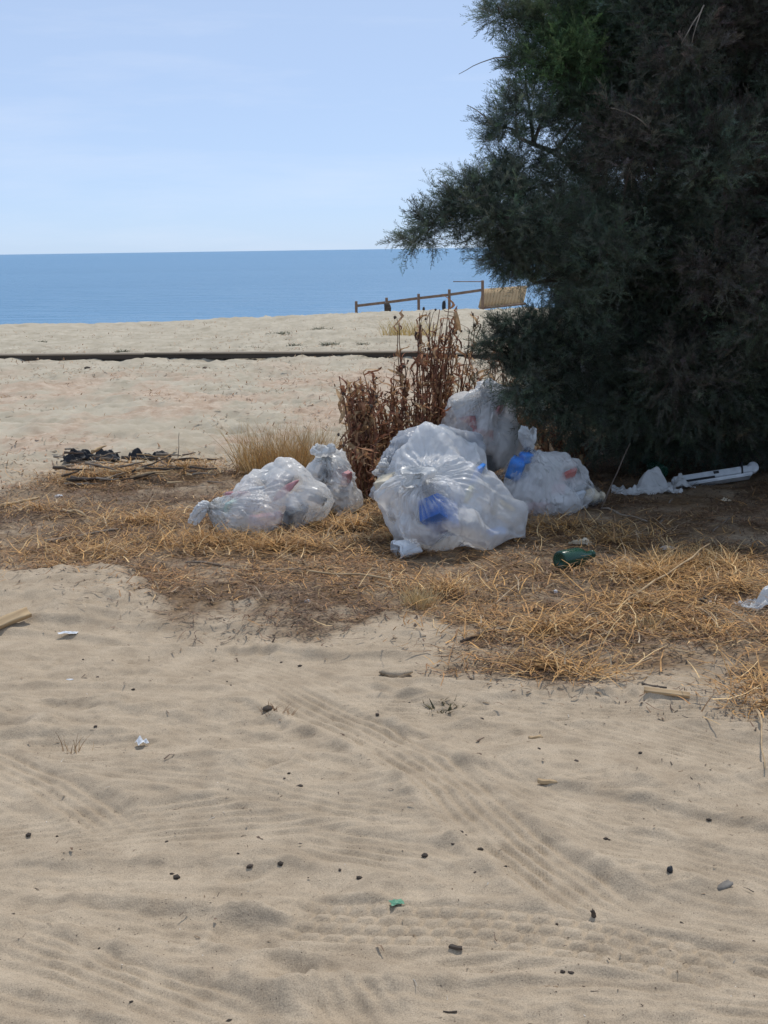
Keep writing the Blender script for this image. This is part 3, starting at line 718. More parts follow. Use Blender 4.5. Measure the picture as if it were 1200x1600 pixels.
def crease(X, knot, amp, seed):
    """crumpled facets with sharp edges plus tension folds that run away from the knot"""
    rs = np.random.default_rng(seed)
    du = np.roll(X, -1, 1) - np.roll(X, 1, 1); dv = np.empty_like(X); dv[1:-1] = X[2:] - X[:-2]; dv[0] = dv[1]; dv[-1] = dv[-2]
    n = np.cross(du, dv); n /= np.linalg.norm(n, axis=-1, keepdims=True) + 1e-12
    if (n * (X - X.mean((0, 1)))).sum(-1).mean() < 0: n = -n
    w = X + 0.030 * np.stack([fbm(X[..., 0] * 7 + k * 5, X[..., 1] * 5 + X[..., 2] * 7 + k, seed + k, 3) for k in range(3)], -1)
    h = 0
    for k in range(7):
        d = rs.normal(size=3); d /= np.linalg.norm(d); lam = 0.34 * 2 ** (-k / 4.0) * (0.9 + 0.5 * rs.random())
        mask = np.clip(0.5 + 1.4 * fbm(X[..., 0] * 5 + k, X[..., 2] * 5 + X[..., 1] * 4, seed + 20 + k, 2), 0, 1)
        h = h + lam * 0.046 * tri_w((w @ d) / lam + rs.random()) * mask
    v = X - knot; dist = np.linalg.norm(v, axis=-1) + 1e-6; u = v / dist[..., None]
    for k in range(5):
        d = rs.normal(size=3); d /= np.linalg.norm(d)
        mask = np.clip(0.35 + 1.5 * fbm(u[..., 0] * 3 + k, u[..., 2] * 3 + u[..., 1] * 3, seed + 40 + k, 2), 0, 1) * np.exp(-dist / 0.45)
        h = h + 0.008 * mask * (np.abs(tri_w((u @ d) * (2.5 + 1.5 * k) + rs.random())) * 1.6 - 0.6) * sstep(0.0, 0.06, dist)
    g = np.ones(X.shape[:2]); g[:2] = 0; g[-2:] = 0
    return X + n * (amp * h * g)[..., None]
def film_mesh(name, X, mat, origin, att=None):
    NL, NT, _ = X.shape
    i = np.arange(NL - 1)[:, None] * NT; j = np.arange(NT)[None]; k = (j + 1) % NT
    Fq = np.stack([i + j, i + k, i + NT + k, i + NT + j], -1).reshape(-1, 4)
    c = None if att is None else np.repeat(att.reshape(-1, 1), 3, 1)
    return npmesh(name, (X - origin).reshape(-1, 3), [Fq], mat, c)
def push_out(X, items):
    X = X.copy()
    for i in items:
        c, Rm, rad = i['c'], i['R'], np.asarray(i['rad']) + 0.004
        q = (X - c) @ Rm
        if i['kind'] == 'e':
            k = np.sqrt(((q / rad) ** 2).sum(-1)); ins = k < 1
            if ins.any(): X[ins] = c + (q[ins] / np.maximum(k[ins], 0.3)[:, None]) @ Rm.T
        else:
            pen = rad - np.abs(q); ins = (pen > 0).all(-1)
            if ins.any():
                qi = q[ins]; j = np.argmin(pen[ins], 1); ar = np.arange(len(qi)); qi[ar, j] = np.sign(qi[ar, j] + 1e-9) * rad[j]; X[ins] = c + qi @ Rm.T
    return X
def gap_to(X, items):
    g = np.full(X.shape[:2], 1.0)
    for i in items:
        q = (X - i['c']) @ i['R']; rad = np.asarray(i['rad'])
        if i['kind'] == 'e': k = np.sqrt(((q / rad) ** 2).sum(-1)); d = (k - 1) * np.sqrt((q * q).sum(-1)) / np.maximum(k, 0.1)
        else: d = np.linalg.norm(np.maximum(np.abs(q) - rad, 0), axis=-1)
        g = np.minimum(g, d)
    return sstep(0.05, 0.010, g)
def tuft(name, pos, d, length, rad, seed, mat, parent, origin, droop=0.3):
    """gathered end of film beyond the knot"""
    rs = np.random.default_rng(seed); NT, NL = 56, 14
    d = np.asarray(d, float); d /= np.linalg.norm(d)
    a = np.cross(d, [0.1, 0.3, 1.0]); a /= np.linalg.norm(a); b = np.cross(d, a)
    th = (np.arange(NT) / NT * 2 * math.pi)[None]; t = np.linspace(0, 1, NL)[:, None]
    pl = sum(rs.normal() * np.sin(th * k + rs.random() * 7 + t * rs.normal()) for k in (2, 3, 4, 5, 7)) / 2.6
    r = 0.012 + rad * np.sin(np.pi * (0.08 + 0.72 * t)) ** 0.9 * np.clip(0.75 + 0.42 * pl, 0.25, 1.4)
    le = length * (1 + 0.30 * np.sin(th * 2 + rs.random() * 6) + 0.25 * pl * t)
    X = np.asarray(pos) + d * (le * t)[..., None] + (r * np.cos(th))[..., None] * a + (r * np.sin(th) * 0.75)[..., None] * b
    X[..., 2] -= droop * length * t ** 2
    X = crease(up2(X), np.asarray(pos), 0.55, seed); tf = link(name, film_mesh(name, X, mat, origin), parent)
    # the knot itself: a squashed overhand loop
    u = np.linspace(0, 2 * math.pi, 40)
    kn = np.asarray(pos) - origin + np.outer(np.sin(u) + 2 * np.sin(2 * u), a) * 0.0085 + np.outer(np.cos(u) - 2 * np.cos(2 * u), b) * 0.0085 + np.outer(-np.sin(3 * u), d) * 0.009
    V, fs = tube(kn, 0.0095 * (1 + 0.2 * rs.normal(size=40)), 7, False, 0.08)
    link('knot', npmesh('knot', V, fs, mat), parent)
    return tf
def item(kind, px, py, Y, rad, zdir=(0, 0, 1), roll=0.0, mat='wad'):
    return dict(kind=kind, c=P(px, py, Y), rad=rad, R=rot_to(zdir, roll), mat=mat)
def make_bag(name, label, group, items, knot, tails, film, seed, kdir, tl, tr, droop=0.3, crumple=1.5, **kw):
    ctr = np.mean([i['c'] for i in items], 0); z0 = gz1(ctr[0], ctr[1])
    origin = np.array([ctr[0], ctr[1], z0])
    root = empty(name, origin); tag(root, label, 'rubbish bag', group)
    X = sim_bag(knot, tails, [(i['kind'], i['c'], i['rad'], i['R']) for i in items], z0, seed, **kw)
    X = 0.6 * X + 0.1 * (np.roll(X, 1, 1) + np.roll(X, -1, 1) + np.concatenate([X[:1], X[:-1]]) + np.concatenate([X[1:], X[-1:]]))
    X = push_out(crease(up2(X), np.asarray(knot), crumple, seed), items); X[..., 2] = np.maximum(X[..., 2], z0 + 0.004)
    fo = link('film', film_mesh('film', X, M[film], origin, gap_to(X, [i for i in items if i['mat'] != 'wad'])), root)
    if tl: tuft('tied_end', knot, kdir, tl, tr, seed + 5, M['film_knot'], root, origin, droop)
    for k, i in enumerate(items):
        if i.get('own'): continue
        if i['kind'] == 'e': me = lump_mesh('filling', [r * 0.95 for r in i['rad']], i['mat'], seed + k, 3, 0.12, 2.6, 0.35)
        else: me = box_mesh('filling', [2 * r * 0.9 for r in i['rad']], i['mat'], 0, 1, 2, min(0.007, min(i['rad']) * 0.35), seed + k)
        o = link('filling', me, root); o.matrix_local = Matrix.Translation((i['c'] - origin).tolist()) @ Matrix(i['R'].tolist()).to_4x4()
    return root, X
GB = 'clear plastic rubbish bags dumped by the tamarisk'

# the big bag in front, knot towards the camera
mb = [item('e', 690, 760, 7.16, (.10, .11, .12), mat='wad'),
      item('e', 688, 692, 7.20, (.06, .07, .06), mat='wad'), item('b', 728, 704, 7.24, (.045, .05, .02), (-0.2, 0.1, 1), 0.5, mat='wad'),
      item('e', 742, 800, 7.12, (.10, .10, .10), mat='wad'),
      item('b', 603, 752, 7.10, (.045, .06, .022), (-0.4, -0.2, 1), 0.6, mat='cream'), item('e', 640, 755, 7.10, (.06, .08, .05), mat='wad'),
      item('e', 628, 825, 7.0, (.045, .06, .06), mat='wad'),
      item('e', 690, 840, 7.02, (.10, .08, .05), mat='wad'),
      item('b', 733, 772, 6.995, (.045, .010, .045), (0.25, -0.2, 1), 0.35, mat='yellow'),
      item('b', 746, 740, 7.05, (.055, .010, .05), (0.4, -0.3, 1), 0.25, mat='bluefilm'),
      item('b', 785, 798, 7.07, (.045, .05, .045), (0.6, -0.25, 1), 0.6, mat='cream'),
      item('b', 742, 815, 6.95, (.010, .022, .085), (0.7, 0.1, 0.68), 0.3, mat='greywad'),
      item('b', 775, 830, 6.99, (.05, .02, .015), (0.1, -0.2, 1), 0.1, mat='bluefilm'),
      item('b', 625, 792, 6.96, (.03, .01, .05), (0, -0.2, 1), -0.2, mat='foam')]
bx = dict(kind='b', c=P(684, 802, 6.80), rad=(.070, .070, .080), R=rot_to((-0.5, -0.55, 0.45), 0.5), mat='bluebox', own=True)
mb.append(bx)
root, X = make_bag('rubbish_bag', 'biggest translucent white bag in front, knot facing the camera, blue carton inside', GB, mb,
         P(655, 742, 6.86), [P(824, 834, 7.02), P(820, 836, 7.2), P(668, 668, 7.14)], 'film', 11, (-0.35, -0.85, 0.35), .075, .085, 0.5)
o = link('blue_carton', box_mesh('blue_carton', (.138, .138, .16), 'bluebox', .005, 0.86)); o.matrix_world = Matrix.Translation(bx['c'].tolist()) @ Matrix(bx['R'].tolist()).to_4x4()
tag(o, 'bright blue carton pressed against the film inside the biggest bag', 'carton')
# white tub poking out under it
c = P(636, 857, 6.82); z = gz1(c[0], c[1])
t = empty('white_tub', (c[0], c[1], z)); tag(t, 'dented white plastic tub lying under the front edge of the biggest bag', 'tub'); t.rotation_euler = (R(97), R(6), R(-74))
for nm, prof in (('tub_wall', [(.0, -.07), (.046, -.07), (.050, -.066), (.053, -.03), (.055, 0), (.057, .03), (.058, .045), (.055, .046), (.050, 0), (.046, -.06), (0, -.062)]), ('rim', [(.0565, .040), (.062, .041), (.063, .050), (.056, .051), (.0545, .047)])):
    me = lathe(nm, prof, 'white', 32)
    for v in me.vertices:                # crushed out of round
        q = v.co; f_ = 1 + 0.22 * float(noise2(math.atan2(q.y, q.x) * 1.3 + 4, q.z * 14, 7)); q.x *= f_ * 1.12; q.y *= f_ * 0.72
        q.z += 0.02 * float(noise2(q.x * 22 + 3, q.y * 22, 9))
    link(nm, me, t, (0, .036, 0))

# grey bag behind it
gb = [item('b', 655, 700, 7.74, (.12, .11, .08), (-0.35, 0, 1), 0.3, mat='wad'), item('b', 712, 705, 7.80, (.10, .10, .09), (0.25, 0, 1), 0.2, mat='greywad'),
      item('e', 640, 765, 7.70, (.17, .15, .15), mat='wad'), item('e', 700, 770, 7.75, (.2, .15, .15), mat='wad')]
make_bag('rubbish_bag', 'greyish bag showing as a dome just behind the biggest bag', GB, gb, P(602, 730, 7.55), [], 'film_grey', 21, (-1, -0.3, 0.3), .04, .045)

# bag lying on its side at the left
lb = [item('e', 432, 748, 7.62, (.07, .10, .09), (-0.2, 0, 1), mat='wad'), item('e', 385, 785, 7.55, (.09, .11, .08), mat='wad'), item('e', 345, 800, 7.50, (.05, .08, .06), mat='wad'),
      item('e', 462, 792, 7.57, (.08, .10, .08), mat='wad'), item('b', 415, 814, 7.42, (.10, .025, .04), (0.1, -0.25, 1), 0.05, mat='pink'),
      item('e', 446, 766, 7.48, (.026, .026, .10), (0.62, 0.05, 0.5), mat='pink'), item('e', 372, 772, 7.48, (.08, .03, .02), (0, 0, 1), 0.1, mat='pink'),
      item('b', 360, 792, 7.42, (.040, .012, .035), (0.2, -0.3, 1), 0.3, mat='palegreen'), item('b', 458, 808, 7.43, (.06, .02, .04), (0.2, -0.2, 1), 0.1, mat='greywad'),
      item('b', 496, 780, 7.58, (.035, .05, .02), (0.45, 0, 1), mat='greywad'), item('b', 402, 768, 7.50, (.05, .012, .03), (-0.3, -0.4, 1), 0.2, mat='foam'), item('b', 372, 817, 7.42, (.05, .02, .025), (0, -0.2, 1), 0.1, mat='greywad')]
make_bag('rubbish_bag', 'translucent bag lying on its side at the left of the pile, pink packets inside', GB, lb,
         P(322, 792, 7.42), [P(524, 782, 7.62), P(505, 800, 7.7), P(436, 714, 7.6)], 'film_warm', 31, (-0.9, -0.35, 0.05), .075, .05, 0.9, grav=0.04, crumple=1.3)

# small crumpled bag behind the left one
sb_ = [item('e', 520, 735, 8.05, (.085, .08, .10), mat='wad'), item('e', 530, 765, 8.0, (.10, .09, .08), mat='wad'), item('b', 541, 748, 7.95, (.035, .015, .045), (0.2, -0.2, 1), 0.2, mat='pink'), item('e', 505, 745, 7.95, (.04, .04, .06), mat='greywad')]
make_bag('rubbish_bag', 'small crumpled grey-white bag half hidden behind the dead weeds', GB, sb_, P(507, 710, 7.97), [], 'film_warm', 41, (-0.2, -0.2, 1), .05, .06, 0.1, crumple=2.0, NT=80, NL=48, slack=1.05)

# bag at the back
bb = [item('b', 742, 648, 9.05, (.15, .13, .12), (-0.2, 0.1, 1), 0.4, mat='wad'), item('b', 768, 632, 9.0, (.07, .09, .10), (0.2, 0, 1), mat='wad'), item('b', 730, 662, 8.93, (.07, .015, .055), (-0.2, -0.3, 1), 0.2, mat='pink'), item('e', 770, 690, 9.0, (.2, .17, .2), mat='wad'),
      item('b', 780, 640, 8.92, (.035, .012, .03), (0.2, -0.4, 1), 0.5, mat='pink'), item('b', 755, 680, 8.88, (.07, .02, .04), (0, -0.2, 1), -0.2, mat='pink'), item('e', 740, 720, 9.0, (.2, .17, .17), mat='greywad')]
make_bag('rubbish_bag', 'pale bag at the back of the pile, partly under the tamarisk', GB, bb, P(764, 602, 8.98), [], 'film', 51, (0.2, -0.2, 1), .03, .035, 0.2)

# bag at the right with a standing knot
rb = [item('e', 940, 776, 8.15, (.03, .04, .04), mat='cream'), item('e', 828, 757, 8.02, (.10, .11, .10), mat='wad'), item('b', 892, 752, 8.14, (.07, .08, .06), (0.25, 0.1, 1), 0.3, mat='wad'), item('b', 806, 732, 7.93, (.045, .045, .06), (0.35, -0.3, 1), 0.5, mat='bluefilm'), item('b', 822, 715, 7.95, (.035, .03, .03), (0.1, -0.3, 1), 0.2, mat='bluefilm'),
      item('b', 888, 742, 7.99, (.065, .012, .03), (0.3, -0.5, 1), 0.3, mat='red'), item('b', 838, 795, 7.87, (.09, .03, .035), (0, -0.2, 1), 0.1, mat='pink'), item('e', 922, 775, 8.1, (.07, .07, .065), mat='cream'),
      item('e', 870, 785, 7.92, (.10, .09, .06), mat='wad'), item('b', 868, 730, 8.0, (.04, .012, .03), (0.1, -0.4, 1), 0.8, mat='palegreen'), item('b', 905, 775, 7.97, (.05, .012, .03), (0.3, -0.4, 1), 0.2, mat='foam'), item('b', 872, 765, 7.93, (.04, .012, .035), (0.2, -0.4, 1), -0.3, mat='pink')]
make_bag('rubbish_bag', 'bag right of the biggest one, knot standing up, blue and red rubbish inside', GB, rb, P(826, 698, 7.96), [P(952, 775, 8.16), P(905, 708, 8.2)], 'film', 61, (0.12, -0.05, 1), .085, .032, -0.1)

# torn empty film at the foot of the tree
def sheet(name, label, cat, ctr, sx, sy, hgt, mat, seed, rz=0.0, group=None, n=30):
    u = np.linspace(-1, 1, n); U, W = np.meshgrid(u, u)
    x0, y0 = ctr[0], ctr[1]
    wx = sx * (U + 0.25 * fbm(U * 1.3, W * 1.3, seed, 3)); wy = sy * (W + 0.25 * fbm(U * 1.3 + 9, W * 1.3, seed + 4, 3))
    h = hgt * np.clip(0.35 + 1.1 * fbm(U * 1.4 + 3, W * 1.4, seed + 8, 3), 0, 1) * np.clip(1.25 - np.hypot(U, W), 0.05, 1) + hgt * 0.35 * np.abs(fbm(U * 4, W * 4, seed + 12, 3))
    c, s_ = math.cos(rz), math.sin(rz)
    X = np.stack([wx * c - wy * s_, wx * s_ + wy * c, h + 0.008], -1)
    i = np.arange(n - 1)[:, None] * n; j = np.arange(n - 1)[None]
    Fq = np.stack([i + j, i + j + 1, i + n + j + 1, i + n + j], -1).reshape(-1, 4)
    o = link(name, npmesh(name, X.reshape(-1, 3), [Fq], M[mat]), None, (x0, y0, gz1(x0, y0)))
    m_ = o.modifiers.new('sub', 'SUBSURF'); m_.levels = 1; m_.render_levels = 1
    return tag(o, label, cat, group)
sheet('torn_film', 'limp translucent film on the ground between the right bag and the white slotted bar', 'plastic film', G(1008, 772), .19, .11, .17, 'film_knot', 5, 0.15, n=44)
sheet('torn_film', 'low scrap of translucent film touching the left end of the white slotted bar', 'plastic film', G(1062, 764), .09, .06, .09, 'film_knot', 15, 0.1)
sheet('crumpled_bag', 'white crumpled carrier bag on straw at the right edge of the picture', 'plastic bag', G(1192, 950), .10, .06, .09, 'film_knot', 25, 0.5)
sheet('crumpled_tissue', 'small white crumpled tissue between the left bag and the biggest bag', 'tissue', G(535, 808), .035, .03, .035, 'film_knot', 35)
sheet('paper_scrap', 'creased cream paper scrap just behind the green bottle', 'paper', G(910, 853), .06, .035, .04, 'cream', 45, -0.3)
sheet('crumpled_tissue', 'small pale tissue in the shade behind the right-hand straw', 'tissue', G(1046, 862), .04, .025, .03, 'film_knot', 55)
sheet('crumpled_tissue', 'whitish scrap on the dark soil below the white slotted bar', 'tissue', G(1134, 785), .03, .025, .025, 'cream', 65)

# ------------------------------------------------------------------ white panel, bottles
pc = P(1118, 742, 8.78); pz = gz1(pc[0], pc[1])
panel = empty('slotted_plastic_bar', (pc[0], pc[1], pz)); panel.rotation_euler = (R(-30), R(-7), R(6))
tag(panel, 'long white plastic bar with slots lying in the shade under the tamarisk', 'plastic bar')
bm = bmesh.new(); bmesh.ops.create_cube(bm, size=1.0, matrix=Matrix.Translation((0, 0, .066)) @ Matrix.Diagonal((.53, .05, .058, 1)))
bmesh.ops.bevel(bm, geom=bm.edges[:], offset=.012, segments=3, affect='EDGES'); link('body', bmmesh('body', bm, M['foam']), panel)
bm = bmesh.new(); bmesh.ops.create_cube(bm, size=1.0, matrix=Matrix.Translation((-.02, -.03, .018)) @ Matrix.Diagonal((.50, .09, .02, 1)))
bmesh.ops.bevel(bm, geom=bm.edges[:], offset=.006, segments=2, affect='EDGES'); link('flange', bmmesh('flange', bm, M['foam']), panel)
link('slot', box_mesh('slot', (.21, .012, .022), 'black', .003), panel, (-.10, -.0225, .047))
link('slot', box_mesh('slot', (.035, .012, .018), 'black', .003), panel, (.02, -.0225, .078))
link('end_cap', lathe('end_cap', [(0, -.024), (.03, -.024), (.036, -.016), (.036, .016), (.03, .024), (0, .024)], 'foam', 20), panel, (.265, 0, .078), (R(90), 0, 0))
link('strap', box_mesh('strap', (.012, .056, .09), 'black', .003), panel, (.19, 0, .076), (0, R(12), 0))
def bottle(label, p, axis, ln, rad, mat='glass', tilt=0.0):
    t = empty('glass_bottle', (p[0], p[1], gz1(p[0], p[1]))); tag(t, label, 'bottle')
    s = ln / 0.24
    prof = [(0, .012), (rad * .6, .006), (rad * .93, 0), (rad, .006), (rad, .13 * s), (rad * .85, .155 * s), (rad * .42, .19 * s), (rad * .36, .23 * s)]
    b = link('bottle_body', lathe('bottle_body', prof, mat, 28), t, (0, 0, rad + 0.004)); b.rotation_euler = (R(90 - tilt), 0, axis)
    nk = link('neck_ring', lathe('neck_ring', [(rad * .36, .225 * s), (rad * .44, .226 * s), (rad * .44, .243 * s), (rad * .36, .245 * s), (rad * .28, .235 * s)], mat, 20), t, (0, 0, rad + 0.004)); nk.rotation_euler = b.rotation_euler
bottle('dark green glass bottle lying in straw, base towards the camera, right of the bags', G(874, 895), R(128), .22, .046)
bottle('green bottle lying in deep shade behind the limp film under the tamarisk', G(1040, 757) + np.array([0, .1, 0]), R(200), .22, .045, tilt=12)

# ------------------------------------------------------------------ straw and plant litter
def straw_cover():
    N = 62000
    x = -3.2 + 7.0 * rng.random(N * 5); y = 4.2 + 6.4 * rng.random(N * 5)
    keep = ((litter(x, y) + 0.10 * sstep(-0.55, -0.05, poly_sd(x, y, LP))) * np.clip(0.62 + 1.2 * fbm(x * 2.6, y * 2.6, 91, 4), 0.08, 1) > rng.random(len(x))) & (np.abs(x) < 0.30 * y + 0.5)
    x, y = x[keep][:N], y[keep][:N]; n = len(x)
    z = gz(x, y)
    P0 = np.stack([x, y, z + 0.004 + 0.022 * rng.random(n)], 1)
    D = rdir(n, -0.08, 0.16)
    L = 0.025 + 0.13 * rng.random(n) ** 2.6; W = 0.0028 + 0.0045 * rng.random(n)
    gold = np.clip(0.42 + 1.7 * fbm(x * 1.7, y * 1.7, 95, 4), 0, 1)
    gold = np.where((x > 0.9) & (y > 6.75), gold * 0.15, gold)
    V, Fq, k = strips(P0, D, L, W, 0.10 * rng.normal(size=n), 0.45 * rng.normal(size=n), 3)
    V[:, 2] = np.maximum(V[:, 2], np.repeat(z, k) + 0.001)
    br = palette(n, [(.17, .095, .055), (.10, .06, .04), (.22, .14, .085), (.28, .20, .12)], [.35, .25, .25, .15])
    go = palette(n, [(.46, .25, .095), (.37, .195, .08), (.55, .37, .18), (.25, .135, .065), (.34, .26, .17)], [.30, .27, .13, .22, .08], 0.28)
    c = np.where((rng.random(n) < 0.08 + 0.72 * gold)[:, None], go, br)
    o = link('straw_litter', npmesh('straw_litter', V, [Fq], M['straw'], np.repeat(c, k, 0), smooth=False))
    tag(o, 'matted golden and brown straw and leaf litter round the bags', 'straw', kind='stuff')
    # thicker golden drifts of straw
    spots = [(230, 820, .5, 900), (330, 850, .45, 900), (440, 860, .5, 1200), (560, 830, .35, 900), (520, 800, .3, 600), (1020, 905, .40, 900), (1090, 890, .40, 900), (1150, 925, .35, 500), (960, 850, .35, 500), (1000, 950, .35, 300),
             (200, 745, .35, 700), (290, 742, .35, 600), (130, 752, .3, 500), (850, 1045, .20, 220), (930, 1065, .14, 130), (880, 830, .35, 500), (1180, 1075, .22, 160), (1195, 1110, .2, 150), (640, 850, .3, 400), (150, 870, .5, 700), (700, 930, .35, 500), (860, 990, .4, 500), (1110, 990, .4, 200), (60, 800, .4, 400)]
    A = []; cc = []; kk = 0; Vs = []; Fs = []; off = 0
    for px, py, r, n in spots:
        c0 = G(px, py); a = rng.random(n) * 2 * math.pi; rr = r * np.abs(rng.normal(size=n)) * 0.6
        xx = c0[0] + np.cos(a) * rr * 1.3; yy = c0[1] + np.sin(a) * rr * 0.8
        zz = gz(xx, yy); P0 = np.stack([xx, yy, zz + 0.008 + 0.03 * rng.random(n)], 1)
        D = rdir(n, -0.08, 0.42); L = 0.06 + 0.15 * rng.random(n) ** 1.6; W = 0.003 + 0.004 * rng.random(n)
        V, Fq, k = strips(P0, D, L, W, 0.10 * rng.normal(size=n), 0.35 * rng.normal(size=n), 3)
        V[:, 2] = np.maximum(V[:, 2], np.repeat(zz, k) + 0.002)
        Vs.append(V); Fs.append(Fq + off); off += len(V)
        cc.append(np.repeat(palette(n, [(.51, .29, .105), (.42, .23, .09), (.60, .42, .21), (.26, .15, .07), (.38, .29, .19)], [.33, .28, .14, .18, .07], 0.25), k, 0))
    o = link('loose_straw', npmesh('loose_straw', np.vstack(Vs), [np.concatenate(Fs)], M['straw'], np.vstack(cc), smooth=False))
    tag(o, 'loose drifts of longer golden straw lying on the litter', 'straw', kind='stuff')
    # small brown chips over litter and sand
    n = 42000
    x = -3.4 + 7.0 * rng.random(n); y = 2.7 + 7.2 * rng.random(n)
    q = np.clip(litter(x, y) + 0.35 * sstep(-0.6, -0.05, poly_sd(x, y, LP)) + 0.012, 0, 1)
    kp = (q > rng.random(n)) & (np.abs(x) < 0.30 * y + 0.5); x, y = x[kp], y[kp]; n = len(x); z = gz(x, y)
    V, Fq, k = strips(np.stack([x, y, z + 0.003 + 0.006 * rng.random(n)], 1), rdir(n, -0.1, 0.3), 0.006 + 0.034 * rng.random(n) ** 2, 0.003 + 0.008 * rng.random(n) ** 1.5, 0.15 * rng.normal(size=n), 0.3 * rng.normal(size=n), 2)
    c = palette(n, [(.10, .065, .045), (.16, .10, .065), (.06, .045, .035), (.24, .16, .10)], [.3, .3, .25, .15])
    o = link('leaf_chips', npmesh('leaf_chips', V, [Fq], M['straw'], np.repeat(c, k, 0), smooth=False))
    tag(o, 'small brown leaf chips strewn over straw and sand', 'leaf litter', kind='stuff')
    # crumbs and broken twigs drifted into loose clusters on the open sand
    cx = []; cy = []
    for _ in range(46):
        q = G(1200 * rng.random(), 990 + 600 * rng.random()); m = int(4 + 14 * rng.random()); cx.append(q[0] + 0.10 * rng.normal(size=m)); cy.append(q[1] + 0.10 * rng.normal(size=m))
    x = np.concatenate(cx); y = np.concatenate(cy); n = len(x); z = gz(x, y)
    V, Fq, k = strips(np.stack([x, y, z + 0.0012], 1), rdir(n, -0.05, 0.2), 0.004 + 0.022 * rng.random(n) ** 3, 0.0015 + 0.003 * rng.random(n), 0.1 * rng.normal(size=n), 0.4 * rng.normal(size=n), 2)
    c = palette(n, [(.07, .05, .035), (.13, .085, .055), (.22, .15, .09), (.50, .45, .38)], [.35, .3, .2, .15])
    tag(link('sand_crumbs', npmesh('sand_crumbs', V, [Fq], M['straw'], np.repeat(c, k, 0), smooth=False)), 'tiny crumbs and twig bits on the open foreground sand', 'crumbs', kind='stuff')
    # sparse dry bits on the far sand
    n = 24000
    y = 8.5 + 20 * rng.random(n) ** 1.3; x = (rng.random(n) * 2 - 1) * 0.32 * y
    kp = (fbm(x * 0.7, y * 0.7, 53, 4, 0.6) + 0.45 * rng.random(n) > 0.12) & (litter(x, y) < 0.5); x, y = x[kp], y[kp]; n = len(x); z = gz(x, y)
    V, Fq, k = strips(np.stack([x, y, z + 0.006], 1), rdir(n, 0.0, 0.6), 0.02 + 0.06 * rng.random(n) ** 1.5, 0.006 + 0.012 * rng.random(n), 0.1 * rng.normal(size=n), 0.4 * rng.normal(size=n), 2)
    c = palette(n, [(.40, .24, .15), (.48, .34, .22), (.28, .18, .12), (.34, .29, .21)], [.35, .35, .15, .15])
    o = link('dry_beach_litter', npmesh('dry_beach_litter', V, [Fq], M['straw'], np.repeat(c, k, 0), smooth=False))
    tag(o, 'thin scatter of dry plant bits on the middle of the beach', 'plant litter', kind='stuff')
straw_cover()
def tuft_grass(label, ctr, n, hgt, spread, lean, cols, cat='dry grass', width=0.004, w=None):
    a = rng.random(n) * 2 * math.pi; r = spread * np.sqrt(rng.random(n))
    P0 = np.stack([np.cos(a) * r, np.sin(a) * r * 0.6, np.zeros(n)], 1)
    P0[:, 2] = gz(ctr[0] + P0[:, 0], ctr[1] + P0[:, 1])
    z0 = gz1(ctr[0], ctr[1]); P0[:, 2] -= z0 + 0.01
    D = np.stack([lean * rng.normal(size=n) + 0.6 * P0[:, 0], lean * rng.normal(size=n), np.ones(n)], 1); D /= np.linalg.norm(D, axis=1)[:, None]
    L = hgt * (0.35 + 0.65 * rng.random(n))
    fl = rng.normal(size=(n, 3)); fl[:, 2] = 0
    V, Fq, k = strips(P0, D, L, width * (0.6 + 0.8 * rng.random(n)), 0.0, 0.35 * rng.normal(size=n), 4, fl, 0.2, 0.12 * rng.random((n, 1, 1)))
    V = np.maximum(V, [-9, -9, -0.02])
    o = link('dry_grass_tuft', npmesh('dry_grass_tuft', V, [Fq], M['straw'], np.repeat(palette(n, cols), k, 0), smooth=False), None, (ctr[0], ctr[1], z0))
    return tag(o, label, cat, 'dry grass tufts')
GOLD = [(.55, .38, .17), (.46, .30, .13), (.62, .48, .26), (.36, .24, .12)]
tuft_grass('tall dry grass clump behind the left bag', G(448, 738), 1500, .40, .34, .17, [(.66, .44, .18), (.57, .36, .15), (.72, .53, .27), (.46, .28, .13)])
tuft_grass('dry grass clump between the left bag and the dead weeds', G(555, 770), 800, .30, .24, .25, GOLD)
tuft_grass('bristly straw tuft in front of the biggest bag at the sand edge', G(655, 950), 260, .13, .07, .35, [(.60, .44, .22), (.66, .52, .30)])
tuft_grass('upright straw tuft in front of the shade on the right', G(1075, 885), 300, .16, .25, .35, GOLD)
tuft_grass('small straw tuft near the middle of the right-hand litter', G(1010, 985), 120, .10, .09, .5, GOLD)
tuft_grass('sparse dry sprig standing alone in the left foreground sand', G(118, 1172), 14, .09, .05, .35, [(.40, .26, .13), (.30, .19, .1)], width=.004)
tuft_grass('yellow grass patch on the far sand beyond the tall weeds', G(640, 530) , 260, .35, .5, .3, [(.62, .46, .18), (.55, .42, .2)], width=.012)
tuft_grass('golden dry grass among the dead weeds', G(640, 740), 700, .45, .28, .14, GOLD)
tuft_grass('rusty dry growth under the tamarisk left edge behind the back bag', G(780, 690), 700, .60, .40, .14, [(.40, .24, .12), (.30, .16, .09), (.48, .33, .17)], width=.009)

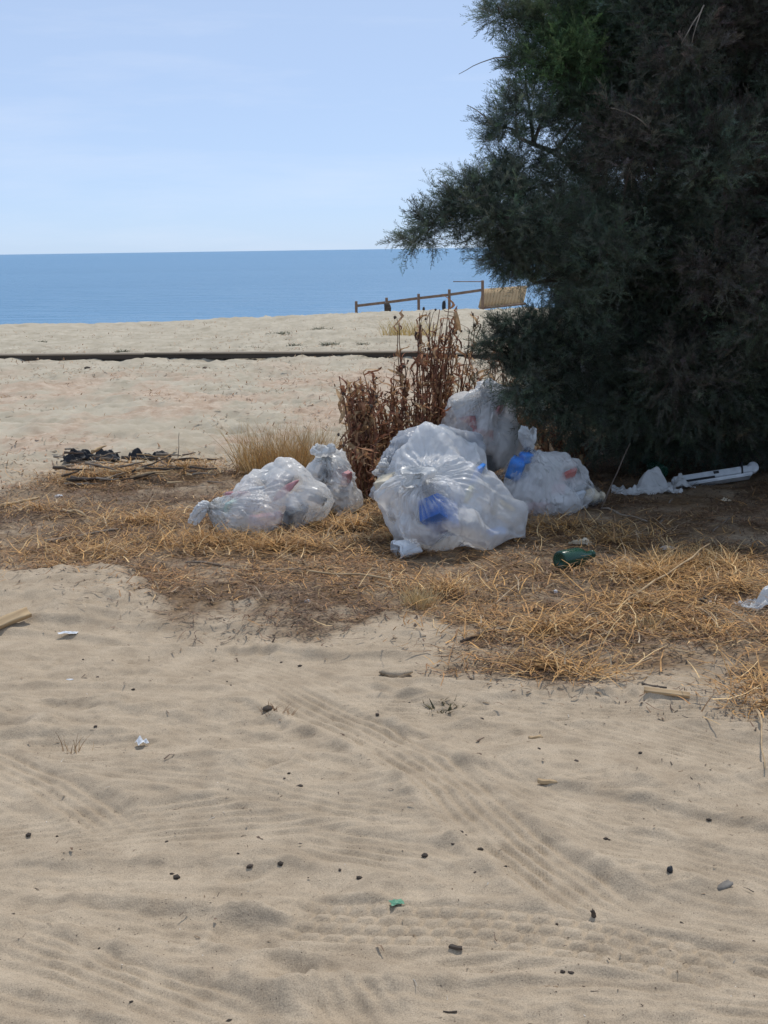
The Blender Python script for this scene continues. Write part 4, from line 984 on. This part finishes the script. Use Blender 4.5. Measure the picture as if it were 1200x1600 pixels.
# ------------------------------------------------------------------ dead weeds
LEAVES = []
for k in range(7):
    n = 6; t = np.linspace(0, 1, n); Lq = 0.075 + 0.012 * k; wd = (0.0040 + 0.0013 * (k % 4)) * np.sin(np.pi * (0.12 + 0.83 * t)) ** 0.7 * 1.6
    cu = 1.2 + 0.5 * k
    cl = np.stack([0.012 * np.sin(t * 5 + k), Lq * (t - 0.25 * t ** 2), -0.5 * Lq * t ** 2 + 0.02 * np.sin(t * cu * 2)], 1)
    tw = 0.9 * t * (1 if k % 2 else -1)
    sx = np.stack([np.cos(tw), 0 * t, np.sin(tw)], 1) * wd[:, None]
    up = np.array([0, 0, 1.0]) * (0.45 * wd)[:, None]
    V = np.stack([cl - sx + up, cl, cl + sx + up], 1).reshape(-1, 3)
    b = np.arange(n - 1)[:, None] * 3
    Fq = np.concatenate([np.stack([b, b + 1, b + 4, b + 3], -1).reshape(-1, 4), np.stack([b + 1, b + 2, b + 5, b + 4], -1).reshape(-1, 4)])
    cc = np.array([(.32, .15, .09), (.23, .105, .07), (.40, .21, .12), (.54, .36, .20), (.16, .085, .06), (.35, .165, .10), (.45, .27, .15)][k])
    LEAVES.append(npmesh('leaf', V, [Fq], M['weed'], np.tile(cc, (len(V), 1))))
HEAD = lump_mesh('seed_head', (.007, .007, .010), 'bark', 3, 2, 0.35, 3)
def weed(label, ctr, stems, leaves, hgt, spread, lean, heads, dens=1.0):
    z0 = gz1(ctr[0], ctr[1]); root = empty('dead_weed', (ctr[0], ctr[1], z0)); tag(root, label, 'dead weed', 'dead brown weeds behind the bags')
    cvs = []
    for s_ in range(stems):
        a = rng.random() * 6.28; r = spread * math.sqrt(rng.random())
        p0 = np.array([math.cos(a) * r, math.sin(a) * r * .6, -0.02]); h = hgt * (0.62 + 0.38 * rng.random())
        p1 = p0 + np.array([lean[0] * h + 0.13 * h * float(np.clip(rng.normal(), -1.3, 1.3)) + 0.5 * p0[0], 0.08 * h * rng.normal(), h])
        c = curve(p0, p1, 9, 0, 0.012); cvs.append(c)
        V, fs = tube(c, np.linspace(.0062, .0026, 9), 5)
        link('stem', npmesh('stem', V, fs, M['weed'], np.tile(np.array([.25, .13, .085]) * (0.7 + 0.7 * rng.random()), (len(V), 1))), root)
    for q in range(leaves):
        c = cvs[rng.integers(len(cvs))]; u = 0.16 + 0.84 * rng.random(); u *= 8; i = min(int(u), 7); p = c[i] + (c[i + 1] - c[i]) * (u - i)
        o = link('leaf', LEAVES[rng.integers(7)], root, p, (rng.normal() * 0.22 + (1.32 if rng.random() < .62 else -0.9), rng.normal() * 0.25, rng.random() * 6.28)); s_ = 0.6 + 0.7 * rng.random(); o.scale = (s_,) * 3
    for q in range(heads):
        c = cvs[rng.integers(len(cvs))]; p = c[-1] + np.array([rng.normal() * .05, rng.normal() * .05, -0.02 + 0.07 * rng.random()])
        V, fs = tube(curve(c[-2], p, 5, 0.02, 0.03), [.0022, .002, .0017, .0015, .0013], 4)
        st = link('flower_stalk', npmesh('flower_stalk', V, fs, M['weed'], np.tile((.12, .08, .055), (len(V), 1))), root)
        link('seed_head', HEAD, st, p, (0, 0, rng.random() * 6), (0.8 + 0.6 * rng.random(),) * 3)
weed('dead reddish-brown weed leaning left above the small bag', G(575, 775), 18, 290, .80, .10, (-0.12, 0), 9)
weed('tallest dead brown weed, standing right behind the biggest bag', G(668, 742), 22, 299, 1.14, .13, (0.05, 0), 10)
weed('thick rusty weed at the foot of the tallest one, above the grey bag', G(640, 752), 14, 290, .62, .13, (0.0, 0), 0)
weed('rusty weed filling in behind the leaning one', G(590, 755), 14, 280, .66, .12, (-0.08, 0), 3)
weed('second tall dead weed just right of the tallest one', G(690, 728), 16, 280, 1.05, .12, (0.03, 0), 5)
weed('dead brown weed between the leaning one and the tallest one', G(620, 742), 14, 260, .84, .12, (-0.04, 0), 5)
weed('low rusty weed in front of the leaning weed, beside the small bag', G(560, 785), 8, 140, .45, .10, (-0.1, 0), 2)
weed('low dead weed with rusty curled leaves left of the back bag', G(705, 735), 10, 180, .66, .10, (0.05, 0), 3)
weed('rusty dead weed under the tamarisk edge behind the back bag', G(770, 690), 16, 280, .82, .24, (0.02, 0), 2)
weed('withered brownish plant hanging under the tamarisk right of the standing knot', G(905, 752) + np.array([0, .35, 0]), 12, 240, .42, .16, (0.05, 0), 0)
weed('short dead weed poking up in the gap between the back bag and right bag', G(768, 752) + np.array([0, .3, 0]), 5, 80, .32, .06, (0.02, 0), 0)

# ------------------------------------------------------------------ sticks and driftwood
def gp(px, py, dz=0.0):
    g = G(px, py); g[2] = gz1(g[0], g[1]) + dz; return g
stick('straw_stalk', gp(480, 902, .03), gp(632, 917, .02), .006, .004, 'pale_wood', 'long pale stalk lying in front of the biggest bag', 'stalk')
stick('straw_stalk', gp(290, 886, .015), gp(478, 899, .02), .007, .005, 'grey_wood', 'dull grey stalk lying in the litter below the left bag', 'stalk')
stick('straw_stalk', gp(672, 922, .0), gp(672, 922, .0) + np.array([.03, .02, .12]), .004, .002, 'pale_wood', 'short pale stalk standing upright in front of the biggest bag', 'stalk')
stick('dry_stick', P(936, 800, 8.0), P(980, 692, 8.25), .0055, .003, 'bark', 'pale stick leaning up beside the right end of the right bag', 'stick')
stick('dry_stick', gp(940, 803, .03), gp(1015, 822, .02), .007, .004, 'twig', 'pale stick lying flat below the leaning stick', 'stick')
stick('dry_stick', gp(1032, 818, .0), gp(1050, 780, .02), .008, .004, 'twig', 'pale stick on dark soil below the limp film', 'stick')
stick('dry_stick', gp(1140, 815, .01), gp(1090, 850, .02), .005, .003, 'twig', 'thin stick on dark soil at the foot of the tree', 'stick')
stick('dry_stick', gp(985, 945, .03), gp(1100, 880, .10), .006, .003, 'pale_wood', 'long golden stalk slanting up through the right-hand straw', 'stalk')
stick('dry_stick', gp(930, 955, .02), gp(1030, 948, .02), .006, .004, 'pale_wood', 'pale stalk lying flat left of the white carrier bag', 'stalk')
stick('dry_stick', gp(1180, 1120, .01), gp(1196, 1226, .015), .0045, .0022, 'pale_wood', 'curved dry twig at the right edge of the foreground sand', 'twig', sag=.03, n=12, wig=.008)
stick('dry_stick', gp(720, 1008, .01), gp(800, 985, .015), .006, .003, 'bark', 'dark reddish stick at the sand edge below the green bottle', 'stick')
for k, (a, b, mt, lb_) in enumerate([((105, 762), (205, 752), 'dark_wood', 'dark stick along the lower left of the driftwood heap'), ((190, 727), (318, 724), 'dark_wood', 'long dark stick along the top of the driftwood heap'),
        ((0, 796), (60, 786), 'pale_wood', 'pale split stick left of the driftwood heap'), ((85, 798), (138, 818), 'pale_wood', 'pale slanting stick below the driftwood heap'), ((70, 852), (190, 838), 'grey_wood', 'long thin stick in the straw left of the left bag'),
        ((278, 730), (279, 676), 'twig', 'thin twig standing upright at the right of the driftwood heap'), ((211, 716), (211, 700), 'twig', 'short twig standing upright behind the driftwood heap')]):
    b3 = gp(*b, .02) if lb_.find('upright') < 0 else P(b[0], b[1], gp(*a)[1] + .03)
    stick('driftwood_stick', gp(*a, .02 if k > 1 else .05), b3, .013 if k < 5 else .004, .007 if k < 5 else .002, mt, lb_, 'stick')
for k in range(70):
    c = gp(92 + 245 * rng.random(), 722 + 42 * rng.random(), .012 + .10 * rng.random() ** 1.5); a = rng.normal() * 0.5; L = .06 + .22 * rng.random() ** 1.4
    d = np.array([math.cos(a), math.sin(a), 0.12 * rng.normal()]) * L / 2
    stick('driftwood_stick', c - d, c + d, .005 + .010 * rng.random(), .004, ['grey_wood', 'dark_wood', 'grey_wood', 'twig', 'pale_wood', 'bark'][rng.integers(6)], 'weathered stick lying loose in the driftwood heap on the left', 'stick', 'loose sticks in the driftwood heap', n=6, wig=.03)
def scrap(name, label, cat, p, dim, mat, rot=(0, 0, 0), seed=1, group=None, kind='lump', lift=0.0):
    me = lump_mesh(name, [d / 2 for d in dim], mat, seed, 2, 0.22, 2.0, 0.25) if kind == 'lump' else box_mesh(name, dim, mat, 0, 1, 2, min(dim) * 0.35, seed)
    return tag(link(name, me, None, (p[0], p[1], gz1(p[0], p[1]) + dim[2] * 0.32 + lift), rot), label, cat, group)
def rag(name, label, p, sx, sy, h, seed, mat='black'): return sheet(name, label, 'plastic scrap', p, sx, sy, h, mat, seed, 0.1)
rag('black_plastic', 'crumpled black plastic on top of the driftwood heap', gp(142, 726), .20, .08, .20, 75)
rag('black_plastic', 'smaller black scrap right of the crumpled black plastic', gp(232, 720), .15, .06, .16, 85)
scrap('wood_offcut', 'pale split wood offcut cut by the left edge of the picture', 'wood', gp(8, 976), (.22, .045, .022), 'pale_wood', (R(35), R(-14), R(38)), 3, kind='box', lift=.015)
sheet('white_shard', 'white scrap with dark underside in the left foreground sand', 'scrap', gp(222, 1164), .018, .014, .030, 'white', 6, 0.6, n=14)
sheet('white_shard', 'flat white plastic strip on sand below the straw, left', 'scrap', gp(106, 988), .042, .012, .014, 'white', 7, 0.1, n=16)
scrap('white_shard', 'tiny white strip on sand left of the dark pebbles', 'shard', gp(109, 1060), (.030, .010, .006), 'white', (R(10), 0, 0), 8)
scrap('white_shard', 'white crumb on the straw left of the left bag', 'shard', gp(92, 776), (.06, .03, .025), 'white', (0, 0, .3), 9)
scrap('white_shard', 'white crumb beside the long stalk below the biggest bag', 'shard', gp(480, 944), (.03, .02, .015), 'white', (0, 0, .3), 10)
scrap('white_shard', 'white bead of litter below the green bottle', 'shard', gp(868, 925), (.025, .02, .02), 'white', (0, 0, .3), 12)
scrap('black_lump', 'small black lump in the right-hand straw', 'litter', gp(1099, 944), (.045, .035, .04), 'black', (R(30), 0, .3), 13)
scrap('white_shard', 'white crumb touching the black lump in the straw', 'shard', gp(1109, 944), (.022, .02, .022), 'white', (0, 0, .3), 14)
scrap('wood_chip', 'pale wood chip with dark edge on sand at right', 'wood', gp(1042, 1100), (.15, .020, .010), 'pale_wood', (R(25), R(4), R(-12)), 15, kind='box')
scrap('wood_chip', 'dark wood splinter crossing the pale wood chip', 'wood', gp(1022, 1080), (.09, .012, .010), 'dark_wood', (0, 0, R(-40)), 16, kind='box')
scrap('wood_chip', 'dark wood piece cut by the right edge of the picture', 'wood', gp(1190, 1058), (.13, .028, .016), 'dark_wood', (R(20), 0, R(-8)), 17, kind='box')
sheet('green_scrap', 'round green plastic scrap in the foreground tyre track', 'scrap', gp(620, 1415), .017, .014, .012, 'greencap', 18, .3, n=14)
scrap('black_stone', 'small black pointed stone on the right foreground sand', 'stone', gp(1046, 1386), (.017, .016, .020), 'black', (0, .2, .3), 19)
scrap('grey_stone', 'flat grey stone right of the black pointed stone', 'stone', gp(1131, 1397), (.055, .03, .014), 'greystone', (0, -.3, .4), 20)
scrap('sand_clod', 'grey clod of sand above the small green weed', 'clod', gp(620, 1058), (.14, .11, .035), 'sand', (0, 0, .2), 21)
scrap('wood_chip', 'dark chip in the lower tread marks', 'wood', gp(712, 1485), (.028, .009, .006), 'dark_wood', (0, 0, R(-20)), 22, kind='box')
scrap('wood_chip', 'short upright chip at the rim of the tread marks', 'wood', gp(927, 1441), (.008, .007, .02), 'dark_wood', (0, R(-20), 0), 23, kind='box')
scrap('wood_chip', 'pale splinter between the crossing tyre tracks', 'wood', gp(856, 1238), (.055, .012, .010), 'pale_wood', (0, 0, R(-18)), 24, kind='box')
scrap('wood_chip', 'thin dark splinter near the bottom of the picture', 'wood', gp(703, 1577), (.028, .003, .003), 'dark_wood', (0, 0, 0), 25, kind='box')
scrap('wood_chip', 'yellowish leaf chip above the crossing tyre tracks', 'leaf', gp(836, 1163), (.04, .014, .008), 'pale_wood', (0, 0, .2), 26, kind='box')
scrap('bark_flake', 'dark bark flake in the dead clump on the middle sand', 'bark', gp(418, 1121), (.04, .03, .02), 'dark_wood', (0, 0, .2), 27)
tuft_grass('small withered clump beside the dark bark flake', G(432, 1122), 40, .06, .05, .9, [(.34, .2, .1), (.24, .14, .08)])
tuft_grass('small flat olive-green weed growing on the open sand', G(688, 1108), 90, .05, .07, 1.1, [(.10, .095, .045), (.16, .12, .06), (.07, .07, .04)], 'small weed', .008)
PEB = [lump_mesh('pebble', (1, 1, .6), ['stone', 'bark', 'dark_wood', 'stone', 'bark'][k], 60 + k, 2, 0.28, 2.0, 0.3) for k in range(5)]
peb = [(130, 1032), (152, 1056), (208, 1078), (232, 1014), (134, 1055), (255, 1038), (326, 1046), (355, 1068), (361, 1078), (440, 1037), (469, 1045), (176, 1034), (268, 1350), (372, 1330), (390, 1343), (438, 1344), (531, 1357), (562, 1368), (44, 1291), (124, 1322), (88, 1289), (445, 1230), (452, 1224), (468, 1237), (20, 1420),
       (155, 1474), (456, 1528), (357, 1590), (205, 1560), (720, 1320), (728, 1318), (708, 1334), (750, 1334), (664, 1346), (952, 1323), (946, 1322), (742, 1372), (790, 1364), (879, 1522), (892, 1524), (1108, 1287), (1178, 1470), (1065, 1440), (842, 1195), (900, 1207), (1000, 1193), (753, 1137), (676, 1078), (640, 1100), (320, 578), (136, 575), (870, 1450), (260, 1312), (275, 1354), (150, 1150), (560, 1060), (590, 1128)]
for k, (px, py) in enumerate(peb):
    p = gp(px, py); s = .0035 + .0055 * rng.random() ** 1.5 if py > 900 else .035
    tag(link('pebble', PEB[k % 5], None, (p[0], p[1], p[2] + s * .1), (0, 0, rng.random() * 6), (s * (1 + .5 * rng.random()), s, s)), 'small dark pebble or crumb lying scattered on the open sand', 'pebble', 'dark pebbles scattered on the sand')

# ------------------------------------------------------------------ far beach: timber edging, fence, screen, weeds
ew = empty('timber_edging', (0, 19.7, 0)); tag(ew, 'long low dark timber edging lying across the whole beach', 'timber')
xa = [-7.4, -3.35, 0.55, 4.2, 8.0]
for k in range(4):
    x0, x1 = xa[k] + .002, xa[k + 1] - .002; xm = (x0 + x1) / 2; y = 19.75 - 0.10 * xm + 0.05 * rng.normal(); z = gz1(xm, y)
    z = max(gz1(xm + d, y) for d in (-1.4, -.7, 0, .7, 1.4)) * .5 + z * .5
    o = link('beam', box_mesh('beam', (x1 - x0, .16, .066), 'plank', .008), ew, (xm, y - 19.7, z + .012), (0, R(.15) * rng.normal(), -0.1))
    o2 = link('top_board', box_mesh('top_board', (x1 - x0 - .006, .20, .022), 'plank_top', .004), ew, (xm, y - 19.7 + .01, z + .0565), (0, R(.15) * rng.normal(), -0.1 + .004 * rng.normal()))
def far_clump(label, px, py, w, h, cols, cat='beach plant', n=120):
    g = gp(px, py); a = rdir(n, 0.0, 0.7); V, Fq, k = strips(np.stack([rng.normal(size=n) * w * .35, rng.normal(size=n) * w * .3, 0 * rng.random(n)], 1), a, h * (.5 + rng.random(n)), .02, 0, .3 * rng.normal(size=n), 2)
    tag(link('beach_plant', npmesh('beach_plant', V, [Fq], M['weed'], np.repeat(palette(n, cols), k, 0), smooth=False), None, g), label, cat, 'low plants on the far sand')
SAGE = [(.24, .235, .17), (.29, .27, .20), (.17, .17, .13)]
for q, (px, py, w, lb_) in enumerate([(395, 545, .28, 'largest grey-green plant on the far sand beyond the timber'), (460, 544, .16, 'small grey plant right of the largest grey-green one'), (500, 523, .25, 'faint green plant high on the far sand'), (440, 527, .3, 'pale olive patch of plants near the far crest'),
        (300, 530, .12, 'tiny plant in the middle of the far sand'), (65, 536, .14, 'tiny plant at the left of the far sand'), (192, 552, .14, 'small dry plant touching the timber edging'), (515, 543, .2, 'grey-green plant on far sand left of the tallest weed'), (565, 540, .2, 'grey plant on far sand behind the weeds')]):
    far_clump(lb_, px, py, w, .055, SAGE)
FY = 60.0
fr = empty('wooden_fence', (P(650, 480, FY)[0], FY, -1.35)); fo = np.array(fr.location); tag(fr, 'wooden post-and-rail fence sloping down towards the sea beyond the crest', 'fence')
tops = [(556.5, 470.5), (604, 465), (654, 459), (702, 452), (754, 438)]
for px, py in tops:
    t = P(px, py, FY); bm = bmesh.new(); h = t[2] + 1.75
    bmesh.ops.create_cube(bm, size=1.0, matrix=Matrix.Translation((0, 0, -h / 2)) @ Matrix.Diagonal((.115, .115, h, 1))); bmesh.ops.bevel(bm, geom=bm.edges[:], offset=.012, segments=1, affect='EDGES')
    link('post', bmmesh('post', bm, M['fence']), fr, t - fo)
rt_ = [(556.5, 478), (604, 472.5), (654, 466), (702, 460.5), (754, 453)]
for a, b in zip(rt_[:-1], rt_[1:]):
    A = P(*a, FY) - fo; B = P(*b, FY) - fo; d = (B - A); L = np.linalg.norm(d) - .12
    bm = bmesh.new(); bmesh.ops.create_cube(bm, size=1.0, matrix=Matrix.Diagonal((L, .06, .11, 1)))
    link('rail', bmmesh('rail', bm, M['fence']), fr, (A + B) / 2, (0, -math.atan2(d[2], d[0]), 0))
# reed screen panel leaning behind the tree
sp_ = empty('reed_screen', P(790, 482, 60.4)); so = np.array(sp_.location); tag(sp_, 'tan reed screen beyond the fence, half hidden by the tamarisk', 'screen')
for k in range(14):
    u = k / 14; A = P(750 + 70 * u, 481 - 7 * u, 60.4) - so; B = P(757 + 69 * u, 452 - 5 * u, 60.7) - so
    V, fs = tube(np.linspace(A, B, 4), [.085, .09, .09, .085], 6, True, .08); link('reed_bundle', npmesh('reed_bundle', V, fs, M['reed']), sp_)
V, fs = tube(np.linspace(P(749, 482, 60.3) - so, P(822, 474.5, 60.3) - so, 4), .05, 6); link('bottom_rail', npmesh('bottom_rail', V, fs, M['fence']), sp_)
V, fs = tube(np.linspace(P(708, 440, 60.2) - so, P(756, 440, 60.2) - so, 4), .02, 6); link('pole', npmesh('pole', V, fs, M['fence']), sp_)
for px, py, w, h, mt, lb_ in ((694, 484, .17, .62, 'black', 'dark upright object beyond the sand crest between the fence posts'), (606, 486, .30, .55, 'dark_wood', 'low dark brown heap beyond the crest at the second fence post')):
    t = P(px, py, 58); me = lump_mesh('dark_heap', (w / 2, w / 2, h / 2), mt, 77 + px, 2, .25, 2, .2); tag(link('dark_heap', me, None, (t[0], t[1], t[2] + .12)), lb_, 'dark object')
